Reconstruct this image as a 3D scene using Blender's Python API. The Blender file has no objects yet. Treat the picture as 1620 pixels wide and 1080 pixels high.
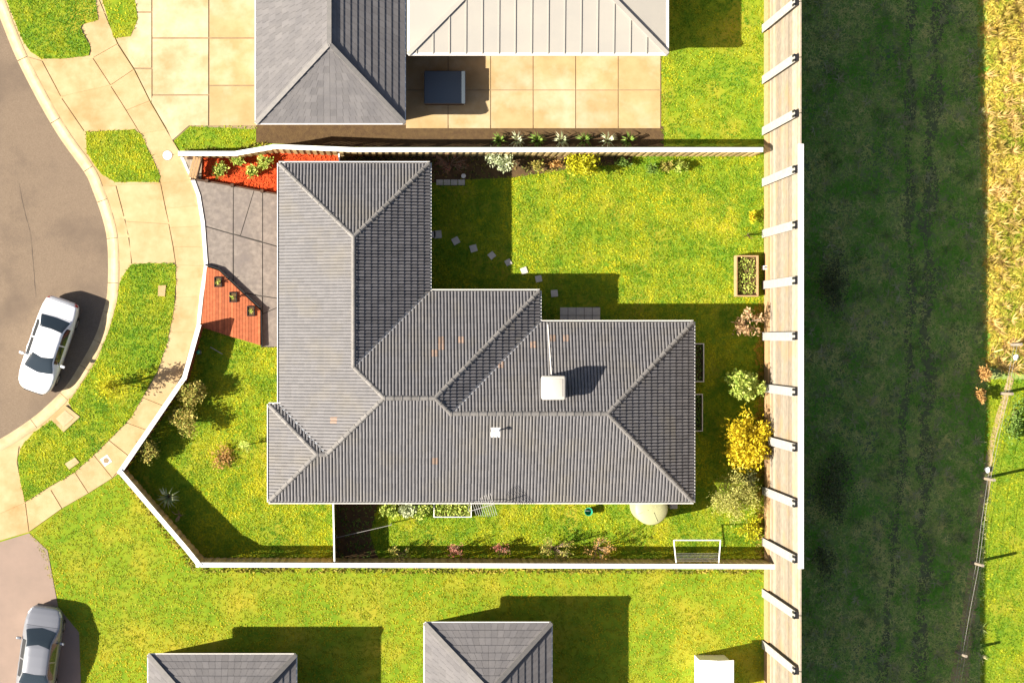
import bpy, bmesh, math, random
import numpy as np
from mathutils import Vector, Matrix
from mathutils.geometry import tessellate_polygon
random.seed(7); RNG = np.random.default_rng(7)
S = bpy.context.scene; C = S.collection
R = math.radians

# ---------------------------------------------------------------- camera, sky, sun, exposure
CAM_H = 85.0; FOC = 2847.0; NX, NY = 620.0, 533.0      # drone height, focal length, point straight below it
cam = bpy.data.cameras.new('camera'); camo = bpy.data.objects.new('camera', cam); C.objects.link(camo)
camo.location = (0, 0, CAM_H); cam.sensor_width = 36; cam.lens = 36*FOC/1620
cam.shift_x = (810-NX)/1620; cam.shift_y = -(540-NY)/1620
cam.clip_end = 2000; cam.clip_start = 1; S.camera = camo
SUNV = Vector((1.470, 0.312, -1.0)).normalized()
w = bpy.data.worlds.new('World'); S.world = w; w.use_nodes = True
sky = w.node_tree.nodes.new('ShaderNodeTexSky'); sky.sky_type = 'NISHITA'; sky.sun_disc = False
sky.sun_elevation = math.asin(-SUNV.z); sky.sun_rotation = math.atan2(-SUNV.x, -SUNV.y)
sky.ozone_density = .4; sky.dust_density = 2.0; sky.air_density = .9
bg = w.node_tree.nodes['Background']; bg.inputs[1].default_value = 0.050
w.node_tree.links.new(sky.outputs[0], bg.inputs[0])
sl = bpy.data.lights.new('sun', 'SUN'); sl.energy = 5.0; sl.angle = R(0.5); sl.color = (1.0, 0.91, 0.78)
so = bpy.data.objects.new('sun', sl); C.objects.link(so); so.rotation_euler = SUNV.to_track_quat('-Z', 'Y').to_euler()
S.view_settings.view_transform = 'Standard'; S.view_settings.look = 'None'
S.view_settings.exposure = 1.5; S.view_settings.gamma = 1; S.view_settings.use_curve_mapping = False

# ---------------------------------------------------------------- helpers
def W(px, py, z=0.0):
    k = (CAM_H - z)/FOC
    return Vector(((px-NX)*k, (NY-py)*k, z))
def catmull(pts, n=5):
    P = [np.array(p, float) for p in pts]; P = [2*P[0]-P[1]] + P + [2*P[-1]-P[-2]]; out = []
    for i in range(1, len(P)-2):
        a, b, c, d = P[i-1:i+3]
        for j in range(n):
            t = j/n
            out.append(tuple(.5*((2*b)+(-a+c)*t+(2*a-5*b+4*c-d)*t*t+(-a+3*b-3*c+d)*t**3)))
    out.append(tuple(P[-2])); return out
def _nodes(m): return m.node_tree.nodes, m.node_tree.links
def mat(name, c, c2=None, scale=3.0, rough=.85, bump=0.0, bscale=40.0, island=0.0, metal=0.0, spec=.3, c3=None, s3=.4, attr=None, alpha=None, objrand=0.0, detail=6):
    m = bpy.data.materials.new(name); m.use_nodes = True; N, L = _nodes(m); b = N['Principled BSDF']
    b.inputs['Roughness'].default_value = rough; b.inputs['Metallic'].default_value = metal
    b.inputs['Specular IOR Level'].default_value = spec
    geo = N.new('ShaderNodeNewGeometry'); col = None
    def rgb(v):
        n = N.new('ShaderNodeRGB'); n.outputs[0].default_value = (*v, 1); return n.outputs[0]
    col = rgb(c)
    def mix(f, a, bb, mode='MIX'):
        n = N.new('ShaderNodeMix'); n.data_type = 'RGBA'; n.blend_type = mode
        if isinstance(f, float): n.inputs[0].default_value = f
        else: L.new(f, n.inputs[0])
        L.new(a, n.inputs[6]); L.new(bb, n.inputs[7]); return n.outputs[2]
    def noise(s, lo, hi, det=6):
        n = N.new('ShaderNodeTexNoise'); n.inputs['Scale'].default_value = s; n.inputs['Detail'].default_value = det
        n.inputs['Roughness'].default_value = .62
        L.new(geo.outputs['Position'], n.inputs['Vector'])
        r = N.new('ShaderNodeMapRange'); r.inputs[1].default_value = lo; r.inputs[2].default_value = hi
        L.new(n.outputs[0], r.inputs[0]); return r.outputs[0]
    if c2:
        if attr:
            a = N.new('ShaderNodeAttribute'); a.attribute_name = attr
            col = mix(a.outputs['Fac'], col, rgb(c2))
        else: col = mix(noise(scale, .35, .65, detail), col, rgb(c2))
    if c3: col = mix(noise(s3, .48, .68), col, rgb(c3))
    if island or objrand:
        h = N.new('ShaderNodeHueSaturation'); r = N.new('ShaderNodeMapRange')
        if objrand:
            oi = N.new('ShaderNodeObjectInfo'); src = oi.outputs['Random']; amt = objrand
        else: src = geo.outputs['Random Per Island']; amt = island
        L.new(src, r.inputs[0]); r.inputs[3].default_value = 1-amt; r.inputs[4].default_value = 1+amt
        L.new(r.outputs[0], h.inputs['Value']); L.new(col, h.inputs['Color']); col = h.outputs[0]
    L.new(col, b.inputs['Base Color'])
    if bump:
        n = N.new('ShaderNodeTexNoise'); n.inputs['Scale'].default_value = bscale; n.inputs['Detail'].default_value = 5
        L.new(geo.outputs['Position'], n.inputs['Vector'])
        bp = N.new('ShaderNodeBump'); bp.inputs['Strength'].default_value = 1; bp.inputs['Distance'].default_value = bump
        L.new(n.outputs[0], bp.inputs['Height']); L.new(bp.outputs[0], b.inputs['Normal'])
    return m
def leafmat(name, a, b, rough=.6):
    m = mat(name, a, b, attr='tint', rough=rough, spec=.25)
    N, L = _nodes(m); p = N['Principled BSDF']; out = N['Material Output']
    t = N.new('ShaderNodeBsdfTranslucent'); mx = N.new('ShaderNodeMixShader'); mx.inputs[0].default_value = .25
    L.new(p.inputs['Base Color'].links[0].from_socket, t.inputs[0])
    L.new(p.outputs[0], mx.inputs[1]); L.new(t.outputs[0], mx.inputs[2]); L.new(mx.outputs[0], out.inputs[0]); return m

class MB:
    def __init__(s): s.v = []; s.f = []; s.m = []
    def add(s, vs, fs, mi=0):
        o = len(s.v); s.v += [tuple(v) for v in vs]
        for f in fs: s.f.append(tuple(i+o for i in f)); s.m.append(mi)
    def box(s, lo, hi, mi=0, M=None):
        x0, y0, z0 = lo; x1, y1, z1 = hi
        vs = [(x0,y0,z0),(x1,y0,z0),(x1,y1,z0),(x0,y1,z0),(x0,y0,z1),(x1,y0,z1),(x1,y1,z1),(x0,y1,z1)]
        if M: vs = [M @ Vector(v) for v in vs]
        s.add(vs, [(0,3,2,1),(4,5,6,7),(0,1,5,4),(1,2,6,5),(2,3,7,6),(3,0,4,7)], mi)
    def bar(s, a, b, wd, ht, mi=0, up=Vector((0,0,1))):
        a = Vector(a); b = Vector(b); d = b-a; L = d.length; d.normalize()
        sx = d.cross(up)
        if sx.length < 1e-5: sx = Vector((1,0,0))
        sx.normalize(); u = sx.cross(d)
        M = Matrix(((sx.x,d.x,u.x,a.x),(sx.y,d.y,u.y,a.y),(sx.z,d.z,u.z,a.z),(0,0,0,1)))
        s.box((-wd/2,0,-ht/2),(wd/2,L,ht/2), mi, M)
    def prism(s, poly, z0, z1, mi=0, bottom=False):
        n = len(poly); P = [Vector((p[0],p[1],0)) for p in poly]
        area = sum(P[i].x*P[(i+1)%n].y-P[(i+1)%n].x*P[i].y for i in range(n))
        if area < 0: P = P[::-1]
        tris = tessellate_polygon([P]); o = []
        for t in tris:
            a, b, c = (P[i] for i in t)
            o.append(t if (b-a).cross(c-a).z > 0 else (t[0], t[2], t[1]))
        s.add([(p.x,p.y,z1) for p in P], o, mi)
        vs = [(p.x,p.y,z0) for p in P]+[(p.x,p.y,z1) for p in P]
        s.add(vs, [(i,(i+1)%n,n+(i+1)%n,n+i) for i in range(n)], mi)
    def tube(s, pts, rad, n=7, mi=0, caps=True):
        pts = [Vector(p) for p in pts]; k = len(pts)
        rads = rad if isinstance(rad, (list, tuple)) else [rad]*k
        vs = []
        for i, p in enumerate(pts):
            d = (pts[min(i+1,k-1)]-pts[max(i-1,0)]).normalized()
            a = d.cross(Vector((0,0,1)) if abs(d.z) < .9 else Vector((1,0,0))).normalized(); b = d.cross(a)
            for j in range(n):
                t = 2*math.pi*j/n; vs.append(p+(a*math.cos(t)+b*math.sin(t))*rads[i])
        fs = [(i*n+j, i*n+(j+1)%n, (i+1)*n+(j+1)%n, (i+1)*n+j) for i in range(k-1) for j in range(n)]
        if caps: fs += [tuple(range(n))[::-1], tuple((k-1)*n+j for j in range(n))]
        s.add(vs, fs, mi)
    def lathe(s, prof, c, n=32, mi=0):
        vs = [(c[0]+r*math.cos(2*math.pi*j/n), c[1]+r*math.sin(2*math.pi*j/n), c[2]+z) for r, z in prof for j in range(n)]
        fs = [(i*n+j, i*n+(j+1)%n, (i+1)*n+(j+1)%n, (i+1)*n+j) for i in range(len(prof)-1) for j in range(n)]
        fs.append(tuple((len(prof)-1)*n+j for j in range(n))); s.add(vs, fs, mi)
    def mesh(s, name, mats, smooth=False):
        me = bpy.data.meshes.new(name); me.from_pydata(s.v, [], s.f)
        for m in (mats if isinstance(mats, (list, tuple)) else [mats]): me.materials.append(m)
        if any(s.m): me.polygons.foreach_set('material_index', s.m)
        if smooth: me.shade_smooth()
        me.update(); return me
    def build(s, name, mats, parent=None, smooth=False):
        return link(name, s.mesh(name, mats, smooth), parent)
def link(name, me, parent=None):
    o = bpy.data.objects.new(name, me); C.objects.link(o)
    if parent:
        o.parent = parent; o.matrix_parent_inverse = Matrix.Translation(-wloc(parent))
    return o
def wloc(o):      # meshes are built in world space; only a thing's Empty stands elsewhere
    return Vector((0,0,0)) if o.parent else Vector(o.location)
def tag(o, label=None, cat=None, group=None, kind=None):
    if label: o['label'] = label
    if cat: o['category'] = cat
    if group: o['group'] = group
    if kind: o['kind'] = kind
    return o
def thing(name, loc, label, cat, group=None):
    o = bpy.data.objects.new(name, None); C.objects.link(o); o.location = loc; o.empty_display_size = .2
    return tag(o, label, cat, group)
def sheet(name, poly, z, m, kind='structure', depth=.05, label=None):
    b = MB(); b.prism([W(x, y, z) for x, y in poly], z-depth, z); o = b.build(name, m)
    tag(o, label=label, kind=kind); return o
def bevel_box(size, bev, seg=3):
    bm = bmesh.new(); bmesh.ops.create_cube(bm, size=1)
    bmesh.ops.scale(bm, vec=size, verts=bm.verts)
    bmesh.ops.bevel(bm, geom=bm.edges[:], offset=bev, segments=seg, affect='EDGES', profile=.5); return bm
def bm_obj(name, bm, m, parent=None, M=None, smooth=True):
    if M: bm.transform(M)
    me = bpy.data.meshes.new(name); bm.to_mesh(me); bm.free(); me.materials.append(m)
    if smooth: me.shade_smooth()
    return link(name, me, parent)

# ---------------------------------------------------------------- materials
M_asph = mat('asphalt', (.150,.112,.078), (.205,.155,.110), 22, .95, .008, 60, c3=(.13,.098,.072), s3=.35)
M_conc = mat('footpath_concrete', (.46,.345,.19), (.40,.29,.145), 1.5, .9, .003, 50, c3=(.35,.23,.10), s3=.6, objrand=.04)
M_kerb = mat('kerb_concrete', (.48,.375,.225), (.38,.285,.16), 2.0, .9, .003, 50)
M_joint = mat('joint_dirt', (.27,.20,.115), (.22,.16,.09), 3)
M_drive = mat('stencilled_driveway', (.150,.130,.115), (.225,.195,.17), 4.5, .85, .003, 60, c3=(.15,.13,.12), s3=1.2, objrand=.04)
M_djoint = mat('driveway_joint', (.05,.045,.04))
M_ndrive = mat('tan_paving', (.42,.305,.155), (.34,.24,.11), .9, .9, .002, c3=(.46,.38,.25), s3=.4, objrand=.06)
M_lawn = mat('lawn_soil', (.10,.19,.006), (.20,.26,.010), 1.6, 1, .01, 30, c3=(.30,.27,.02), s3=.45)
M_flawn = mat('field_soil', (.17,.31,.045), (.30,.31,.11), 1.1, 1, .02, 14, c3=(.14,.17,.08), s3=.5)
M_dry = mat('dry_field_soil', (.42,.34,.05), (.28,.30,.02), 1.2, 1, .03, 10, c3=(.30,.20,.08), s3=.7)
M_dirt = mat('track_dirt', (.115,.115,.06), (.16,.19,.06), 3, 1, .02, 20)
M_pale = mat('pale_dirt', (.40,.29,.15), (.28,.23,.08), 2, 1, .02, 20)
M_soil = mat('garden_soil', (.075,.045,.022), (.11,.07,.03), 4, 1, .02, 25)
M_mulch = mat('red_mulch', (.55,.075,.012), (.42,.045,.008), 9, .9, .02, 40, island=.3)
M_deck = mat('red_decking', (.40,.115,.045), (.30,.08,.03), 5, .7, .001, objrand=.22)
M_fence = mat('paling_timber', (.50,.38,.18), (.40,.29,.13), 5, .9, island=.25)
M_fence2 = mat('stained_paling', (.16,.05,.02), (.11,.035,.015), 5, .9, island=.15)
M_white = mat('plain_white', (.80,.79,.76), rough=.6)
M_tile = mat('charcoal_tile', (.120,.118,.124), (.145,.140,.143), 6, .6, .001, 90, island=.08, c3=(.148,.138,.125), s3=.6, spec=.4)
M_tileo = mat('charcoal_tile_piece', (.105,.102,.108), (.135,.129,.131), 6, .6, .001, 90, objrand=.14, spec=.4)
M_rust = mat('rusty_tile', (.27,.18,.13), (.18,.145,.125), 8, .7, island=.2)
M_cap = mat('ridge_tile', (.165,.155,.145), (.13,.125,.12), 5, .6, objrand=.16, spec=.4)
M_gutter = mat('cream_gutter', (.72,.69,.64), rough=.45, spec=.5)
M_flash = mat('zinc_flashing', (.55,.58,.62), rough=.35, metal=.5)
M_brick = mat('brick_wall', (.30,.19,.13), (.24,.15,.10), 8, .9)
M_soffit = mat('soffit', (.5,.48,.44))
M_plank = mat('weathered_plank', (.29,.245,.19), (.215,.185,.145), 4, .9, .002, 60, island=.30, c3=(.30,.22,.13), s3=.8)
M_post = mat('pale_steel_post', (.36,.35,.335), (.30,.29,.27), 4, .5)
M_black = mat('black_plastic', (.015,.015,.016), rough=.5)
M_dark = mat('dark_timber', (.06,.035,.022), (.09,.05,.03), 8, .8)
M_timber = mat('sleeper_timber', (.40,.26,.13), (.32,.2,.1), 7, .85)
M_wood = mat('bark', (.14,.09,.055), (.09,.06,.04), 12, .9)
M_twig = mat('pale_twig', (.36,.27,.20), (.25,.17,.12), 12, .9)
M_stone = mat('paver_stone', (.52,.49,.43), (.44,.41,.36), 6, .9, .003)
M_paint = mat('car_white_paint', (.78,.79,.82), rough=.25, spec=.5)
M_paint.node_tree.nodes['Principled BSDF'].inputs['Coat Weight'].default_value = .6
M_silver = mat('car_silver_paint', (.24,.25,.28), rough=.3, metal=.4)
M_glass = mat('car_glass', (.02,.028,.035), rough=.06, spec=.9)
M_tyre = mat('tyre_rubber', (.02,.02,.02), rough=.8)
M_rim = mat('alloy', (.5,.5,.52), rough=.3, metal=.8)
M_red = mat('tail_lamp', (.35,.01,.01), rough=.2)
M_lamp = mat('head_lamp', (.6,.62,.65), rough=.15)
M_cooler = mat('cooler_plastic', (.50,.465,.41), (.46,.43,.38), 3, .5)
M_tank = mat('tank_plastic', (.38,.38,.20), (.34,.34,.18), 2, .5)
M_green = mat('green_plastic', (.02,.30,.17), rough=.4)
M_ngrey = mat('neighbour_tile', (.115,.11,.113), (.14,.133,.133), 1.5, .7, island=.1)
M_cream = mat('cream_metal_roof', (.34,.32,.28), (.31,.295,.265), .6, .6)
M_blue = mat('blue_cover', (.08,.10,.12), rough=.5)
G_lawn = leafmat('grass_blade', (.11,.24,.004), (.50,.48,.010))
G_field = leafmat('field_blade', (.17,.42,.03), (.72,.64,.22))
G_lawn2 = leafmat('dull_grass_blade', (.19,.26,.005), (.42,.38,.010))
G_dry = leafmat('dry_blade', (.22,.30,.015), (.75,.55,.10))

# ---------------------------------------------------------------- terrain, road, kerb
Rp = catmull([(-60,-150),(-25,-40),(5,42),(28,97),(64,167),(97,222),(133,272),(146,300),(161,342),(169,378),(171,425),(169,467),(163,492),(154,523),(141,551),(126,577),(107,607),(81,635),(48,663),(0,694),(-60,722),(-160,750)], 4)
def offset(pts, d):
    out = []
    for i, p in enumerate(pts):
        a = np.array(pts[max(i-1,0)]); b = np.array(pts[min(i+1,len(pts)-1)]); t = (b-a)/np.linalg.norm(b-a)
        out.append((p[0]+t[1]*d, p[1]-t[0]*d))
    return out
Kp = offset(Rp, 17)
terr = [Kp[0]] + Kp[1:] + [(-9000,760),(-9000,9000),(9000,9000),(9000,-9000),(-60,-9000)]
sheet('ground', terr, 0, M_lawn, depth=.3)
sheet('road', [(-9000,-9000),(-60,-9000)] + Rp + [(-9000,760)], -.12, M_asph, depth=.1)
def crack(pts, wd, m, z):
    pts = catmull(pts, 8); rr = random.Random(5); L = [(x-wd*rr.uniform(.4,1)+rr.uniform(-.5,.5), y) for x, y in pts]; Q = [(x+wd*rr.uniform(.4,1), y) for x, y in pts]
    return sheet('crack', L+Q[::-1], z, m, depth=.003)
M_crack = mat('tar_crack', (.085,.066,.05))
crack([(30,290),(38,330),(48,370),(53,420),(57,470)], .5, M_crack, -.116)
crack([(66,520),(50,480),(44,400),(20,340)], .35, M_crack, -.1155) if False else None
kr = bpy.data.objects.new('kerb', None); C.objects.link(kr); tag(kr, 'concrete roll kerb round the end of the street', kind='structure')
prof = [(0,-.119),(.28,-.105),(.45,-.07),(.70,.022),(.85,.03),(1,.026)]
cut = [0]
nseg = len(Rp)-1
for i0 in range(0, nseg, 6):
    i1 = min(i0+6, nseg); b = MB(); vs = []
    for i in range(i0, i1+1):
        r, k = np.array(Rp[i]), np.array(Kp[i])
        if i == i1 and i1 != nseg: # small open joint
            r = r+(np.array(Rp[i-1])-r)*.06; k = k+(np.array(Kp[i-1])-k)*.06
        for f, z in prof: vs.append(W(*(r+(k-r)*f), z))
    n = len(prof)
    fs = [(i*n+j, (i+1)*n+j, (i+1)*n+j+1, i*n+j+1) for i in range(i1-i0) for j in range(n-1)]
    b.add(vs, fs); b.build('kerb_section', M_kerb, kr)

Qp = [(150,-60),(180,60),(212,110),(237,160),(263,205),(286,243),(305,284),(314,309),(321,352),(326,420),(319,468),(313,516),(289,590),(262,643),(235,681),(205,722),(188,748),(178,756),(140,780),(98,804),(46,841),(-5,856),(-50,872)]
fp = sheet('footpath', Kp[3:-4] + Qp[::-1], .012, M_conc, depth=.06)
fp['label'] = 'cream concrete footpath and driveway crossings round the street end'
def slab(poly, parent, m, z=.04, name='slab', gap=.026, d=.05):
    P = [W(x, y, z) for x, y in poly]; n = len(P); c = sum(P, Vector((0,0,0)))/n
    Q = [p + (c-p)*min(.3, gap/max((c-p).length, .01)) for p in P]
    b = MB(); b.prism(Q, z-d, z); return b.build(name, m, parent)
VQ = [((100,-40),(140,-40)),((130,20),(165,20)),((147,92),(186,70)),((175,135),(212,110)),((200,175),(237,160)),((222,212),(263,205)),((240,250),(286,243)),((254,290),(305,284)),((262,330),(317,325)),((268,360),(321,357)),((274,390),(324,390)),((278,419),(326,420)),((278,470),(319,468)),((268,525),(309,525)),((250,588),(289,590)),((225,628),(262,643)),((200,668),(235,681)),((172,696),(205,722)),((148,719),(178,756)),((118,746),(140,780)),((80,774),(98,804)),((40,795),(46,841)),((-5,815),(-5,856)),((-50,830),(-50,872))]
for (a, b), (c, d) in zip(VQ, VQ[1:]): slab([a, b, d, c], fp, M_conc)
def kk(y0, y1): return [p for p in Kp if y0 <= p[1] <= y1]
slab(kk(88,153)+[(96,153),(66,96)], fp, M_conc)
slab(kk(154,210)+[(133,208),(97,155)], fp, M_conc)
slab([(68,96),(147,92),(175,135),(96,153)], fp, M_conc)
slab([(97,154),(175,136),(200,175),(222,212),(135,208)], fp, M_conc)
slab([(133,209),(222,212),(254,290),(180,292),(158,272),(137,240)], fp, M_conc)
slab(kk(292,345)+[(196,343),(183,293)], fp, M_conc)
slab(kk(346,372)+[(204,372),(197,346)], fp, M_conc)
slab(kk(374,418)+[(208,418),(205,375)], fp, M_conc)
slab([(184,292),(254,290),(262,330),(267,352),(197,347)], fp, M_conc)
slab([(198,350),(267,354),(274,390),(278,418),(209,418)], fp, M_conc)
slab([(30,705),(27,731),(40,795),(-5,815),(-50,830),(-50,735),(-2,712)], fp, M_conc)

V1 = [(-8,-40),(8,-5),(22,30),(37,66),(48,82),(66,93),(100,93),(140,88),(143,76),(127,45),(130,39),(155,32),(145,-40)]
V2 = [(136,209),(170,207),(212,205),(222,212),(240,248),(254,280),(250,288),(182,288),(160,275),(146,256),(137,240)]
V3 = [(208,418),(197,432),(189,447),(187,467),(181,494),(172,525),(155,565),(140,590),(123,616),(108,636),(121,657),(101,678),(82,664),(53,684),(34,706),(28,725),(32,762),(40,793),(77,770),(118,746),(148,719),(175,693),(207,660),(227,625),(248,588),(264,542),(274,494),(278,445),(277,418),(240,416)]
for i, v in enumerate((V1, V2, V3)): sheet('verge', v, .055, M_lawn)
for poly, lab in (([(80,662),(104,641),(127,659),(101,683)], 'large square concrete pit cover set in the verge by the kerb'),
                  ([(251,452),(263,451),(261,469),(250,468)], 'small pale cover in the upper part of the long grass verge'),
                  ([(103,733),(119,723),(126,731),(110,742)], 'small pale cover near the lower end of the long grass verge')):
    b = MB(); b.prism([W(x,y) for x,y in poly], .0, .10); c = sum((W(x,y) for x,y in poly), Vector())/4
    if 'large' in lab:
        r = thing('pit_cover', c, lab, 'cover'); b.build('surround', M_conc, r)
        b = MB(); b.prism([c+(W(x,y)-c)*.62 for x,y in poly], .1, .112); b.build('lid', M_kerb, r)
    else: o = b.build('service_cover', M_conc); tag(o, lab, 'cover')
c = W(265,246); b = MB(); b.lathe([(.22,.04),(.22,.052),(.20,.055)], c, 24); o = tag(thing('manhole_cover', c, 'round pale manhole cover on the footpath at the garden corner', 'cover')); b.build('lid', M_gutter, o)
b = MB(); b.lathe([(.25,.04),(.25,.046)], c, 24); b.build('ring', M_joint, o)
c = W(168,728); o = thing('utility_cover', c, 'round brown cover in a white square frame on the lower footpath', 'cover')
b = MB(); Mz = Matrix.Translation(c) @ Matrix.Rotation(.6, 4, 'Z'); b.box((-.2,-.2,.04),(.2,.2,.05), 0, Mz); b.build('frame', M_white, o)
b = MB(); b.lathe([(.13,.05),(.13,.06)], c, 20); b.build('lid', M_joint, o)

# ---------------------------------------------------------------- garden floor surfaces
yd = [(300,282),(326,420),(319,467),(313,516),(290,590),(192,746),(320,885),(1212,885),(1212,245),(300,250)]
sheet('bed_and_shade', [(538,246),(900,245),(1000,246),(1000,258),(900,268),(860,274),(812,281),(740,284),(680,290),(538,290)], .012, M_soil, depth=.02)
sheet('bed_and_shade', [(532,792),(600,792),(585,845),(600,886),(532,886)], .012, M_soil, depth=.02)  # dark soil colour carries the cross fence's shade over thin grass
mb_poly = [(320,249),(440,238),(536,243),(536,300),(443,308),(309,283)]
sheet('mulch_bed', mb_poly, .012, M_mulch, depth=.02)
def inpoly(px, py, poly):
    x = np.asarray(px); y = np.asarray(py); ins = np.zeros(x.shape, bool); n = len(poly)
    for i in range(n):
        x0, y0 = poly[i]; x1, y1 = poly[(i+1) % n]
        if y0 == y1: continue
        c = ((y0 > y) != (y1 > y)) & (x < (x1-x0)*(y-y0)/(y1-y0)+x0); ins ^= c
    return ins
def sample(poly, dens, holes=()):
    P = np.array(poly, float); lo = P.min(0); hi = P.max(0); k = CAM_H/FOC
    n = int((hi[0]-lo[0])*(hi[1]-lo[1])*k*k*dens)
    q = lo + RNG.random((n, 2))*(hi-lo); keep = inpoly(q[:,0], q[:,1], poly)
    for h in holes: keep &= ~inpoly(q[:,0], q[:,1], h)
    return q[keep]
def chips(name, poly, dens, m, sz, label):
    q = sample(poly, dens); k = CAM_H/FOC; b = MB()
    for x, y in q:
        c = Vector(((x-NX)*k, (NY-y)*k, .02+random.random()*.02)); L = sz*random.uniform(.5,1.3)
        Mx = Matrix.Translation(c) @ Matrix.Rotation(random.random()*6.3, 4, 'Z') @ Matrix.Rotation(random.uniform(-.6,.6), 4, 'X') @ Matrix.Rotation(random.uniform(-.4,.4), 4, 'Y')
        b.add([Mx @ Vector(v) for v in ((-L,-L*.3,0),(L,-L*.25,0),(L*.8,L*.3,.012),(-L*.9,L*.25,.01))], [(0,1,2,3)])
    tag(b.build(name, m), label, kind='stuff')
chips('mulch', mb_poly, 130, M_mulch, .06, 'red bark mulch chips in the front corner bed')

# lawn grass: small tufts, many short blades
def pnoise(x, y, s, seed=0):
    r = np.random.default_rng(seed); v = np.zeros(len(x)); a = 1
    for o in range(4):
        g = r.random((64,64)); X = x*s/12 % 63; Y = y*s/12 % 63; i = X.astype(int); j = Y.astype(int); fx = X-i; fy = Y-j
        fx = fx*fx*(3-2*fx); fy = fy*fy*(3-2*fy)
        v += a*((g[i,j]*(1-fx)+g[(i+1)%64,j]*fx)*(1-fy)+(g[i,(j+1)%64]*(1-fx)+g[(i+1)%64,(j+1)%64]*fx)*fy); a *= .55; s *= 2.1
    return v/2.0
def grass(name, poly, dens, m, label, holes=(), L=.085, wd=.019, z=0.0, blades=4, seed=1, bias=0, skipfn=None, tall=.6):
    q = sample(poly, dens, holes)
    if skipfn is not None: q = q[~skipfn(q)]
    n = len(q); k = CAM_H/FOC
    pn = pnoise(np.abs(q[:,0])+50, np.abs(q[:,1])+50, .35, seed)
    fine = pnoise(np.abs(q[:,0])+50, np.abs(q[:,1])+50, 1.6, seed+9)
    base = np.stack([(q[:,0]-NX)*k, (NY-q[:,1])*k, np.full(n, z)], 1)
    V = []; T = []
    for b in range(blades):
        a = RNG.random(n)*2*np.pi; ll = L*(.5+RNG.random(n)); up = tall*(.5+RNG.random(n))
        d = np.stack([np.cos(a), np.sin(a), up], 1); d /= np.linalg.norm(d, axis=1)[:,None]
        s = np.stack([-np.sin(a), np.cos(a), np.zeros(n)], 1)*(wd*(.6+RNG.random(n)*.8))[:,None]
        o = base + np.stack([np.cos(a), np.sin(a), np.zeros(n)], 1)*.01
        V.append(np.stack([o-s, o+s, o+d*ll[:,None]], 1))
        T.append(np.clip((pn-.5)*1.6+.35+(fine-.5)*1.2+(RNG.random(n)-.5)*.55+bias, 0, 1))
    V = np.concatenate(V).reshape(-1, 3); T = np.repeat(np.concatenate(T), 3); nt = len(V)//3
    me = bpy.data.meshes.new(name); me.vertices.add(len(V)); me.vertices.foreach_set('co', V.ravel())
    me.loops.add(len(V)); me.loops.foreach_set('vertex_index', np.arange(len(V)))
    me.polygons.add(nt); me.polygons.foreach_set('loop_start', np.arange(nt)*3)
    at = me.attributes.new('tint', 'FLOAT', 'POINT'); at.data.foreach_set('value', T.astype(np.float32))
    me.materials.append(m); me.update(); me.validate()
    o = bpy.data.objects.new(name, me); C.objects.link(o); return tag(o, label, kind='stuff')
HOUSE = [(456,275),(662,275),(662,475),(838,475),(838,522),(1078,522),(1078,778),(445,778),(445,650),(456,650)]
DRIVE = [(300,282),(443,308),(456,308),(456,548),(413,548),(361,532),(318,518),(326,420)]
BED1 = [(530,240),(900,240),(1000,240),(1000,256),(900,266),(860,272),(812,279),(740,284),(680,290),(530,300)]
FENCE_SHADE = [(530,780),(600,780),(585,845),(600,890),(530,890)]
PATIO = [(884,486),(950,484),(953,530),(884,530)]
front = [(318,520),(361,533),(413,549),(456,549),(456,650),(440,650),(440,793),(530,793),(530,886),(322,886),(195,746),(292,596)]
back = [(660,240),(1212,243),(1212,886),(532,886),(532,770),(660,560)]
D = 170
grass('grass', front, D, G_lawn, 'bright yellow-green lawn of the front garden', [HOUSE], seed=3, bias=.12)
grass('grass', back, D, G_lawn, 'yellow-green lawn of the back garden and side strip', [HOUSE, BED1, FENCE_SHADE, PATIO], seed=4)
for i, v in enumerate((V1, V2, V3)):
    grass('grass', v, D, G_lawn, ['grass on the verge at the top left corner', 'grass on the small verge between two crossings', 'grass on the long curved verge'][i], z=.055, seed=10+i, bias=(-.25,.05,-.08)[i])

# ---------------------------------------------------------------- front driveway
dw = sheet('driveway', [(305,284),(443,306),(456,306),(456,550),(413,549),(413,488),(345,423),(327,419),(321,352),(314,309)], .02, M_djoint, depth=.05)
dw['label'] = 'grey-brown concrete driveway in front of the garage'
for poly in ([(306,285),(369,294),(368.5,370),(323,357),(314,309)],
             [(369.5,295),(402,300),(380,372.5),(369.5,370)], [(402.7,300),(415,303),(415,382),(380.7,373)],
             [(415.8,303),(456,308),(456,394),(415.8,383)],
             [(323,358),(368.5,371),(368.5,445),(345,423),(327,419)],
             [(369.5,371),(415,384),(415,468),(372,460),(369.5,447)],
             [(415.8,384),(456,395),(456,474),(415.8,468)],
             [(372,461),(415,469),(415,492),(412,488)],
             [(415.8,469),(456,475),(456,478),(415.8,496)], [(415,497),(456,479),(456,549),(414,548)]):
    slab(poly, dw, M_drive, .045, gap=.015)

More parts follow.
